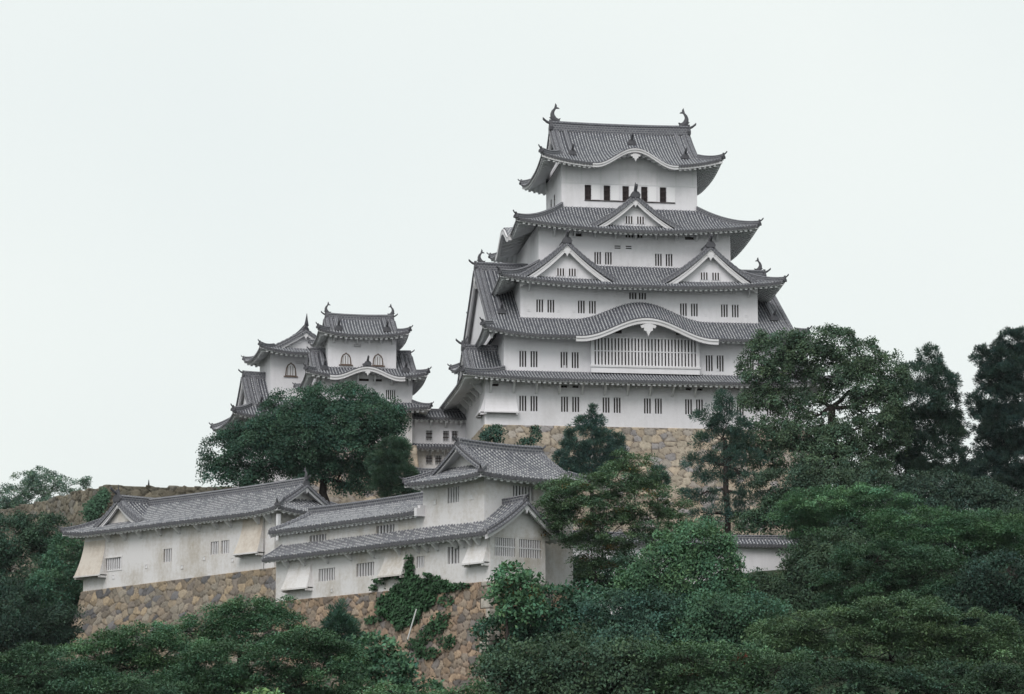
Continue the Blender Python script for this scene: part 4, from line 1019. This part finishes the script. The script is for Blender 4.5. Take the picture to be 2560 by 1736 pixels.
TR('broadleaf_tree', 'blackish shaded tree at the left edge above the maples', 'tree', 228, [(20, 1390, 75, 60), (80, 1440, 75, 45), (140, 1420, 40, 40), (20, 1470, 60, 50)], (.014, .03, .02), 'broad', tr=.3)
# behind the turrets
TR('camphor_tree', 'large dark spreading tree in front of the two smaller towers', 'tree', 247, [(775, 905, 85, 38), (668, 922, 70, 36), (850, 945, 70, 45), (585, 985, 62, 34), (700, 980, 110, 50), (505, 1020, 42, 38), (600, 1030, 85, 38), (790, 1015, 100, 50), (495, 1070, 32, 26), (560, 1078, 62, 22), (690, 1045, 70, 28), (875, 1000, 48, 48), (840, 1075, 70, 22), (800, 1100, 50, 14), (700, 1000, 120, 50), (720, 1070, 50, 22), (640, 980, 80, 40), (760, 960, 110, 50)], (.021, .050, .031), 'broad', trunk=(735, 1090), foot=(755, 1130), tr=.55, cov=1.15, grow=(1.08, 1.1))
TR('conifer', 'small bushy cloud shaped conifer right of the large spreading tree', 'conifer', 240, [(893, 1012, 34, 16), (880, 1042, 45, 18), (895, 1070, 42, 20), (885, 1098, 42, 16), (905, 1118, 35, 14)], (.024, .048, .030), 'pine', cov=1.4, tr=.22)
TR('pine_tree', 'bluish green pine before the tan stone base left of the slender pine', 'pine tree', 239, [(1342, 935, 11, 16), (1322, 958, 16, 14), (1356, 955, 16, 14), (1340, 978, 36, 14), (1296, 985, 13, 18), (1310, 1005, 36, 14), (1372, 990, 20, 16), (1402, 1000, 16, 22), (1350, 1012, 44, 16), (1395, 1030, 26, 18), (1300, 1036, 40, 18), (1350, 1048, 66, 20), (1285, 1060, 20, 14), (1330, 1075, 60, 18)], (.030, .062, .050), 'pine', cov=1.2, tr=.25, grow=(1.0, 1.0), psize=.85)
TR('shrub', 'small dark shrub growing at the top left of the tan stone base', 'shrub', 247.6, [(1122, 985, 26, 14), (1105, 992, 14, 12)], (.022, .05, .035), 'broad', psize=.6, tr=.06)
TR('shrub', 'tiny shrub growing in the joints of the tan stone base', 'shrub', 247.4, [(1212, 985, 12, 16), (1185, 1003, 12, 8)], (.024, .052, .036), 'broad', psize=.5, tr=.05)
TR('pine_tree', 'tall slender pine with a bare dark trunk before the tan stone base', 'pine tree', 229, [(1640, 905, 22, 22), (1618, 940, 42, 24), (1655, 958, 50, 24), (1640, 995, 68, 22), (1585, 1045, 42, 13), (1670, 1035, 70, 22), (1620, 1075, 45, 16), (1695, 1085, 55, 18), (1600, 1120, 55, 15), (1690, 1130, 55, 18), (1625, 1165, 60, 16), (1700, 1175, 40, 15)], (.026, .053, .040), 'pine', cov=.85, trunk=(1646, 1000), foot=(1652, 1215), tr=.3, holes=.3, grow=(1.05, 1.0))
TR('broadleaf_tree', 'big open crowned tree with dark forked limbs right of the tall keep', 'tree', 233, [(1765, 782, 60, 28), (1865, 772, 70, 30), (1945, 805, 60, 36), (2005, 850, 50, 42), (1718, 832, 40, 26), (1790, 838, 58, 26), (1895, 850, 62, 28), (1735, 905, 60, 22), (1790, 930, 40, 16), (1985, 925, 62, 40), (1735, 980, 80, 28), (1930, 985, 60, 32), (1848, 945, 34, 14), (1800, 1035, 85, 34), (1900, 1050, 80, 40), (1690, 1030, 45, 25), (1845, 898, 50, 20), (1745, 870, 45, 18), (1810, 985, 70, 28), (1890, 1000, 60, 30), (1960, 870, 60, 34), (1830, 800, 70, 30), (2010, 985, 50, 40), (1940, 1060, 70, 40)], (.034, .060, .034), 'broad', cov=.95, trunk=(1888, 925), foot=(1910, 1140), tr=.5, psize=.75, holes=.08)
TR('pine_tree', 'dark pine between the open crowned tree and the right edge conifer', 'pine tree', 240, [(2112, 812, 26, 24), (2090, 850, 50, 26), (2133, 865, 36, 24), (2085, 905, 62, 30), (2142, 925, 38, 28), (2105, 960, 75, 28), (2145, 985, 40, 28), (2060, 1010, 55, 28), (2130, 1040, 75, 30), (2050, 1070, 60, 30), (2150, 1090, 70, 30), (2040, 950, 36, 22)], (.021, .042, .030), 'pine', cov=1.1, trunk=(2062, 1010), foot=(2050, 1180), tr=.42, holes=.08)
TR('pine_tree', 'blackish tall conifer filling the right edge of the skyline', 'pine tree', 237, [(2300, 772, 36, 22), (2275, 810, 60, 28), (2310, 850, 60, 35), (2268, 860, 44, 30), (2290, 905, 85, 35), (2262, 935, 40, 24), (2300, 960, 75, 40), (2270, 1000, 50, 36), (2310, 1040, 60, 50), (2265, 1070, 70, 45), (2300, 1120, 70, 50), (2220, 1110, 40, 30)], (.015, .031, .025), 'pine', cov=1.3, tr=.45)
TR('broadleaf_tree', 'dark low tree beneath the open crowned tree', 'tree', 226, [(1800, 1095, 75, 30), (1900, 1105, 90, 35), (1990, 1100, 60, 30), (1850, 1140, 100, 35), (1960, 1150, 110, 40), (1800, 1160, 60, 26)], (.026, .046, .028), 'broad', tr=.3)
TR('broadleaf_tree', 'dark low tree beneath the pine near the right edge', 'tree', 226, [(2110, 1110, 85, 35), (2200, 1130, 80, 35), (2290, 1160, 60, 40), (2150, 1150, 90, 35), (2060, 1150, 80, 40), (2230, 1165, 90, 40)], (.020, .038, .026), 'broad', tr=.3)
# middle ground, right of the corner turret
TR('ash_tree', 'green tree with yellowish brown seed clusters overlapping the corner turret', 'tree', 190, [(1448, 1062, 45, 28), (1400, 1090, 60, 32), (1330, 1110, 60, 30), (1280, 1130, 45, 26), (1440, 1130, 70, 38), (1360, 1155, 75, 36), (1475, 1185, 55, 40), (1400, 1205, 80, 36), (1310, 1195, 60, 26), (1340, 1240, 60, 28), (1265, 1105, 40, 18), (1245, 1150, 30, 14), (1420, 1045, 30, 20), (1530, 1160, 30, 24), (1250, 1170, 25, 16), (1350, 1290, 45, 18)], (.047, .084, .043), 'feather', cov=.95, tr=.22, psize=.8, tints=[((.15, .105, .04), .07, 0)], holes=.08, foot=(1345, 1330))
TR('broadleaf_tree', 'dark bushy tree before the left end of the right white wall', 'tree', 203, [(1400, 1300, 60, 34), (1330, 1325, 55, 30), (1440, 1330, 60, 36), (1300, 1290, 34, 26), (1420, 1262, 26, 18)], DK, 'broad', tr=.2)
TR('broadleaf_tree', 'dark wide tree on the slope behind the layered bright green tree', 'tree', 219, [(1890, 1205, 80, 36), (1990, 1210, 80, 40), (1930, 1240, 120, 40)], (.022, .042, .027), 'broad', tr=.3)
TR('broadleaf_tree', 'dark wide tree on the slope below the pine near the right edge', 'tree', 219, [(2090, 1205, 80, 40), (2190, 1212, 90, 42), (2290, 1215, 70, 45), (2160, 1240, 120, 40)], (.020, .039, .026), 'broad', tr=.3)
TR('shrub', 'dark shrub at the foot of the slender pine', 'shrub', 225, [(1725, 1185, 55, 24), (1590, 1198, 40, 18), (1760, 1160, 30, 26)], (.028, .056, .032), 'broad', tr=.1)
TR('pine_tree', 'little pine tuft beside the tree with yellowish seed clusters', 'pine tree', 226, [(1490, 1072, 22, 14), (1502, 1090, 20, 12), (1470, 1095, 18, 12)], (.024, .05, .036), 'pine', psize=.7, tr=.1)
TR('broadleaf_tree', 'rounded fresh green dome of a tree before the right white wall', 'tree', 183, [(1575, 1232, 72, 40), (1480, 1330, 70, 50), (1510, 1290, 75, 48), (1618, 1285, 52, 50), (1565, 1320, 110, 55), (1460, 1350, 50, 40)], (.038, .084, .042), 'broad', cov=1.25, tr=.3)
TR('maple_tree', 'layered bright green tree under the open crowned tree', 'tree', 212, [(1870, 1140, 85, 34), (1990, 1135, 75, 30), (1815, 1165, 55, 26), (1930, 1190, 100, 34), (1850, 1205, 50, 26)], (.042, .092, .044), 'feather', tr=.28)
TR('maple_tree', 'layered green tree below the blackish conifer at right', 'tree', 206, [(2090, 1185, 100, 30), (2215, 1195, 95, 34), (2290, 1190, 50, 34), (2140, 1235, 110, 34), (2270, 1250, 80, 34)], (.032, .074, .034), 'feather', tr=.28)
TR('broadleaf_tree', 'dull green tree in front of the right end of the white wall', 'tree', 205, [(1850, 1280, 60, 34), (1890, 1240, 70, 30), (1775, 1345, 75, 32), (1870, 1310, 85, 42), (1725, 1322, 55, 18), (1800, 1370, 90, 40)], (.025, .046, .026), 'broad', tr=.3)
TR('maple_tree', 'spreading deep green tree in the middle of the right slope', 'tree', 196, [(2000, 1265, 100, 36), (2120, 1290, 110, 38), (1960, 1330, 100, 40), (2080, 1350, 120, 40), (2000, 1390, 100, 36)], (.024, .054, .028), 'feather', tr=.28)
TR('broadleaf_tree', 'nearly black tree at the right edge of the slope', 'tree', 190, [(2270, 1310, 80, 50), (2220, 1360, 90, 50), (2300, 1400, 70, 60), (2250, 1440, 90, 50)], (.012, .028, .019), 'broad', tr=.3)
TR('broadleaf_tree', 'dark bluish tree below the fresh green dome', 'tree', 177, [(1480, 1400, 95, 48), (1400, 1390, 70, 40), (1560, 1410, 80, 40), (1440, 1450, 110, 42)], (.022, .050, .034), 'broad', tr=.28)
TR('broadleaf_tree', 'small teal green tree right below the fresh green dome', 'tree', 175, [(1640, 1390, 80, 36), (1710, 1400, 60, 40), (1600, 1440, 80, 36), (1680, 1450, 80, 40)], (.029, .066, .036), 'broad', tr=.24)
TR('maple_tree', 'wide olive green tree along the lower right foreground', 'tree', 166, [(1900, 1430, 120, 48), (2050, 1410, 120, 48), (2180, 1440, 110, 52), (1790, 1450, 80, 42), (2000, 1480, 160, 50), (2270, 1500, 80, 50), (2150, 1500, 120, 50)], (.040, .072, .034), 'feather', tr=.3, cov=1.1)
TR('broadleaf_tree', 'dusky tree in the middle of the bottom foreground', 'tree', 158, [(1230, 1500, 110, 44), (1340, 1490, 110, 48), (1450, 1510, 110, 44), (1150, 1540, 90, 40), (1280, 1555, 130, 44), (1420, 1560, 120, 40)], (.027, .050, .028), 'broad', tr=.28)
TR('maple_tree', 'green tree with a russet branch in the bottom foreground', 'tree', 156, [(1560, 1500, 90, 40), (1660, 1510, 100, 40), (1770, 1520, 100, 44), (1600, 1560, 120, 40), (1740, 1570, 120, 40)], (.033, .066, .033), 'feather', tr=.26, tints=[((.10, .030, .018), .05, 0)])
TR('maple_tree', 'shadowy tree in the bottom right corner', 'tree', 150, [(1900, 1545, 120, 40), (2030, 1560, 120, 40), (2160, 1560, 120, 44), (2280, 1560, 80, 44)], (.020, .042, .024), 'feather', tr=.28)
# around the stone corner
TR('shrub', 'bushy glossy plant with big leaves at the corner of the ivy covered wall', 'shrub', 181, [(1160, 1305, 50, 32), (1195, 1330, 45, 36), (1125, 1335, 30, 26), (1190, 1375, 55, 36), (1150, 1375, 30, 20)], (.036, .084, .040), 'big', tr=.14, tints=[((.11, .085, .03), .05, 0)], cov=1.1, grow=(.95, .95))
TR('shrub', 'dark creeper covered bushes right of the stone corner', 'shrub', 184, [(1260, 1370, 60, 36), (1320, 1360, 55, 30), (1230, 1420, 70, 40), (1310, 1420, 70, 40), (1150, 1440, 70, 42), (1210, 1470, 80, 36)], (.024, .058, .034), 'big', tr=.16)
TR('maple_tree', 'dark layered tree under the right corner of the long turret', 'tree', 176, [(575, 1390, 75, 32), (625, 1372, 35, 24), (500, 1412, 85, 34), (640, 1420, 70, 34), (420, 1440, 70, 30), (560, 1445, 110, 36)], (.034, .076, .038), 'feather', tr=.26, cov=1.1)
TR('maple_tree', 'feathery maple before the left stone wall with a pale green bough', 'tree', 168, [(330, 1445, 80, 30), (250, 1470, 80, 32), (390, 1480, 90, 34), (180, 1490, 70, 32), (300, 1520, 120, 38), (440, 1520, 90, 36)], (.040, .086, .042), 'feather', tr=.26, cov=1.1, tints=[((.075, .13, .055), .05, 0)])
TR('maple_tree', 'dark maple in the bottom left corner', 'tree', 160, [(90, 1510, 90, 36), (40, 1540, 70, 38), (170, 1550, 100, 36), (60, 1590, 90, 34), (280, 1575, 110, 34)], (.025, .054, .029), 'feather', tr=.26, cov=1.1)
TR('maple_tree', 'dense green maple at the bottom below the reddish stone wall', 'tree', 163, [(540, 1500, 110, 40), (650, 1490, 90, 40), (450, 1560, 110, 36), (600, 1560, 120, 40), (730, 1540, 90, 40), (690, 1455, 60, 28), (745, 1490, 60, 30)], (.027, .060, .030), 'feather', tr=.26, cov=1.1)
TR('conifer', 'small dark conifer standing against the reddish stone wall', 'conifer', 178, [(772, 1385, 14, 16), (768, 1410, 34, 20), (775, 1440, 46, 24), (760, 1470, 50, 26)], (.022, .052, .034), 'pine', cov=1.4, tr=.14)
TR('shrub', 'tangled green shrubs at the foot of the reddish stone wall', 'shrub', 172, [(850, 1470, 50, 26), (810, 1510, 60, 34), (880, 1520, 50, 30), (920, 1500, 26, 18), (860, 1555, 70, 30), (950, 1560, 50, 20)], (.030, .070, .036), 'big', tr=.1)
TR('shrub', 'light green bush top at the bottom edge left of centre', 'shrub', 150, [(590, 1582, 45, 12)], (.07, .13, .05), 'big', psize=.7, tr=.08)
TR('shrub', 'low light green bush at the bottom edge below the stone corner', 'shrub', 152, [(880, 1572, 60, 18), (990, 1582, 60, 14), (1060, 1570, 50, 20)], (.042, .085, .04), 'feather', tr=.08)

# ------------------------------------------------------------------ ivy, pole, far finial
def bpix(cx, cy, v):
    """(u, z) on the turret's front plane v for a spot of the enlarged photo"""
    sx, sy = 640 + cx / 2.717, 1060 + cy / 2.717; a, b = (sx - 1280) / 6058., (868 - sy) / 6058.
    d = (a, cos(PITCH) - b * sin(PITCH), sin(PITCH) + b * cos(PITCH)); wx, wy = -sin(BA), cos(BA)
    t = (v + BO[0] * wx + BO[1] * wy) / (d[0] * wx + d[1] * wy); x, y = d[0] * t - BO[0], d[1] * t - BO[1]
    return x * cos(BA) + y * sin(BA), EYE + d[2] * t
def ivy(label, spots, col):
    r = np.random.default_rng(5); P = []
    for cx, cy, rx, ry, dens in spots:
        n = int(dens * rx * ry * pi / 26)
        q = r.normal(0, 1, (n, 2)); q /= np.linalg.norm(q, axis=1)[:, None]; q *= (r.random(n) ** .5)[:, None] * (1 + r.normal(0, .12, (n, 1)))
        for x, y in q:
            u, z = bpix(cx + x * rx, cy + y * ry, -.4); t = max(0, (16.1 - z) / 10.6); v = -(.12 + .2 * 10.6 * t ** 1.35) - abs(r.normal(0, .16)); P.append((*BW(u, v), z))
    P = np.array(P); m = len(P); wv = np.array([-sin(BA), cos(BA), 0])
    nr_ = -wv * .8 + np.array([0, 0, .5]) + r.normal(0, .4, (m, 3)); nr_ /= np.linalg.norm(nr_, axis=1)[:, None]
    dn = np.array([0, 0, -1.]) + r.normal(0, .5, (m, 3)); sd_ = np.cross(dn, nr_); sd_ /= np.linalg.norm(sd_, axis=1)[:, None]; dn = np.cross(nr_, sd_)
    sz = r.uniform(.10, .19, (m, 1)); V = np.stack([P - dn * sz, P + sd_ * sz * .8, P + dn * sz, P - sd_ * sz * .8], 1).reshape(-1, 3)
    clump = .75 + .5 * (.5 + .5 * np.sin(P[:, 0:1] * 2.3 + P[:, 2:3] * 3.1)) * (.5 + .5 * np.sin(P[:, 2:3] * 4.7 - P[:, 1:2] * 1.9))
    C4 = np.repeat(np.array(col)[None] * clump * np.exp(r.normal(0, .25, (m, 1))), 4, 0)
    me = quadmesh('ivy', V, np.arange(m * 4).reshape(-1, 4), 'leaf', C4); o = bpy.data.objects.new('ivy', me); C.objects.link(o); return tag(o, label, 'plant')
ivy('green ivy climbing from the reddish stone wall up onto the white corner turret', [
    (1110, 1110, 170, 48, 1.1), (1260, 1110, 90, 30, 1), (1000, 1160, 110, 60, 1.1), (900, 1210, 85, 50, 1), (1040, 1230, 130, 70, 1.1), (1130, 1190, 90, 60, 1), (960, 1280, 110, 60, 1), (1040, 1310, 80, 60, .9), (890, 1270, 70, 35, .8), (990, 1370, 45, 40, .6),
    (1015, 1040, 50, 45, 1), (1025, 980, 32, 40, 1), (1030, 925, 16, 36, .8), (1060, 1060, 50, 30, 1), (960, 1040, 40, 14, .9), (870, 1045, 30, 12, .8), (820, 1065, 35, 14, .8), (785, 1110, 22, 22, .8), (845, 1085, 20, 8, .5), (1140, 1060, 30, 10, .7), (1150, 1025, 35, 12, .9), (1200, 1045, 40, 12, .9), (1250, 1075, 40, 14, .9), (1290, 1200, 60, 40, .18), (1260, 1340, 70, 60, .3), (1180, 1440, 60, 50, .3), (1120, 1500, 80, 40, .35), (1230, 1390, 70, 40, .35), (1330, 1480, 60, 50, .3), (1210, 1560, 90, 40, .4), (1380, 1100, 60, 22, .5), (800, 1330, 60, 30, .35)], (.040, .095, .045))
def pole():
    mb = MB(0); a = bpix(1090, 1258, -1.15); b = bpix(1030, 1465, -1.5); p, q = BW(a[0], -1.15), BW(b[0], -1.5)
    p = Vector((*p, a[1])); q = Vector((*q, b[1])); d = q - p; tv, tf = [], []
    tube(tv, tf, [p - d * .0, p + d * .5, q], [.06, .06, .06], 8)
    me = bpy.data.meshes.new('leaning_pole'); me.from_pydata(tv, [], tf); me.materials.append(M['white_metal']); o = bpy.data.objects.new('leaning_pole', me); C.objects.link(o)
    tag(o, 'thin pale pole leaning against the reddish stone wall below the ivy', 'pole')
pole()
def hidden_gate():
    p = at(337, 1113, 284); z0 = p.z - 6
    R = thing('gate_building', 'building behind the olive stone wall showing only its dark ridge finial', 'building', (p.x, p.y, z0), radians(5))
    q = Roof(z0); q.at(0, 0, 1); q.irimoya((-1, 8, -4, 4), p.z - 2.6, p.z - .55, 1.0, lift=.3, lw=3, kudari=0, bh=.3, rh=.4, rw=.4, soff=1); q.r.sweep([(.1, 0, p.z - .2), (.1, 0, p.z + .5), (.1, 0, p.z + 1.25)], lambda i: [(x * (.28, .13, .03)[i], y * (.28, .13, .03)[i]) for x, y in ((1, 0), (0, 1), (-1, 0), (0, -1))], 'dark_tile', latfix=(0, 1)); q.build(R)
    storey(R, z0, -3, 3, .2, 7, z0 - 3, p.z - 2.4)
hidden_gate()

def undergrowth():
    r = np.random.default_rng(3); n = 9000
    x = r.uniform(-75, 75, n); y = r.uniform(105, 232, n); yf = np.interp(x, [-62, -42, -20, -2, 8, 18, 40], [262, 239, 211, 188, 196, 216, 226]); k = y < yf - .3; x, y = x[k], y[k]; n = len(x)
    hgt = r.uniform(.3, 1.6, n); C0 = np.stack([x, y, terrain_z(x, y) + hgt * .5], -1); m = 26; idx = np.repeat(np.arange(n), m)
    P = C0[idx] + r.normal(0, 1, (n * m, 3)) * np.stack([.55 + 0 * hgt, .55 + 0 * hgt, hgt * .35], -1)[idx]; M_ = n * m
    nr_ = np.array([0, -.3, .8]) + r.normal(0, .5, (M_, 3)); d = r.normal(0, 1, (M_, 3)); sd_ = np.cross(d, nr_); sd_ /= np.linalg.norm(sd_, axis=1)[:, None]; d = np.cross(nr_, sd_); d /= np.linalg.norm(d, axis=1)[:, None]
    sz = r.uniform(.10, .22, (M_, 1)); V = np.stack([P - d * sz, P + sd_ * sz * .5, P + d * sz, P - sd_ * sz * .5], 1).reshape(-1, 3)
    c = np.array([.032, .066, .036]) * np.exp(r.normal(0, .3, n))[:, None]; C4 = np.repeat(c[idx] * np.exp(r.normal(0, .15, (M_, 1))), 4, 0)
    me = quadmesh('undergrowth', V, np.arange(M_ * 4).reshape(-1, 4), 'leaf', C4); o = bpy.data.objects.new('undergrowth', me); C.objects.link(o)
    tag(o, 'low tangled undergrowth covering the slope between the trees', 'undergrowth', kind='stuff')
undergrowth()


# ------------------------------------------------------------------ damp summer air
def haze(density):
    x0, x1, y0, y1, z0, z1 = -1700, 1700, -420, 1900, -3, 110
    v = [(x, y, z) for z in (z0, z1) for x, y in ((x0, y0), (x1, y0), (x1, y1), (x0, y1))]
    me = bpy.data.meshes.new('haze'); me.from_pydata(v, [], [(3, 2, 1, 0), (4, 5, 6, 7), (0, 1, 5, 4), (1, 2, 6, 5), (2, 3, 7, 6), (3, 0, 4, 7)])
    m = bpy.data.materials.new('haze'); m.use_nodes = True; t = m.node_tree; t.nodes.clear(); o_ = t.nodes.new('ShaderNodeOutputMaterial'); p = t.nodes.new('ShaderNodeVolumePrincipled')
    p.inputs['Color'].default_value = (.93, .92, .99, 1); p.inputs['Density'].default_value = density; p.inputs['Anisotropy'].default_value = .2; t.links.new(p.outputs[0], o_.inputs['Volume'])
    me.materials.append(m); o = bpy.data.objects.new('haze', me); C.objects.link(o); tag(o, 'thin pale summer haze in the air around the castle hill', 'haze', kind='stuff')
haze(.00005)

def wall_creeper():
    r = np.random.default_rng(9); m = 3600; t = r.random(m); a, b = at(243, 1124, 271.6), at(216, 1176, 270.8)
    P = np.array([a.lerp(b, float(q)) for q in t]) + r.normal(0, 1, (m, 3)) * (np.array([.42, .3, .45])[None] * (.6 + .5 * t)[:, None]); P[:, 1] -= 1.2 + 2.2 * t
    nr_ = np.array([.1, -.8, .5]) + r.normal(0, .35, (m, 3)); d = r.normal(0, 1, (m, 3)); sd_ = np.cross(d, nr_); sd_ /= np.linalg.norm(sd_, axis=1)[:, None]; d = np.cross(nr_, sd_); d /= np.linalg.norm(d, axis=1)[:, None]
    z = r.uniform(.11, .2, (m, 1)); V = np.stack([P - d * z, P + sd_ * z * .7, P + d * z, P - sd_ * z * .7], 1).reshape(-1, 3)
    C4 = np.repeat(np.array([[.045, .095, .058]]) * np.exp(r.normal(0, .28, (m, 1))), 4, 0)
    me = quadmesh('creeper', V, np.arange(m * 4).reshape(-1, 4), 'leaf', C4); o = bpy.data.objects.new('creeper', me); C.objects.link(o); tag(o, 'green creeper hanging down the olive brown stone wall behind the long turret', 'plant')
wall_creeper()
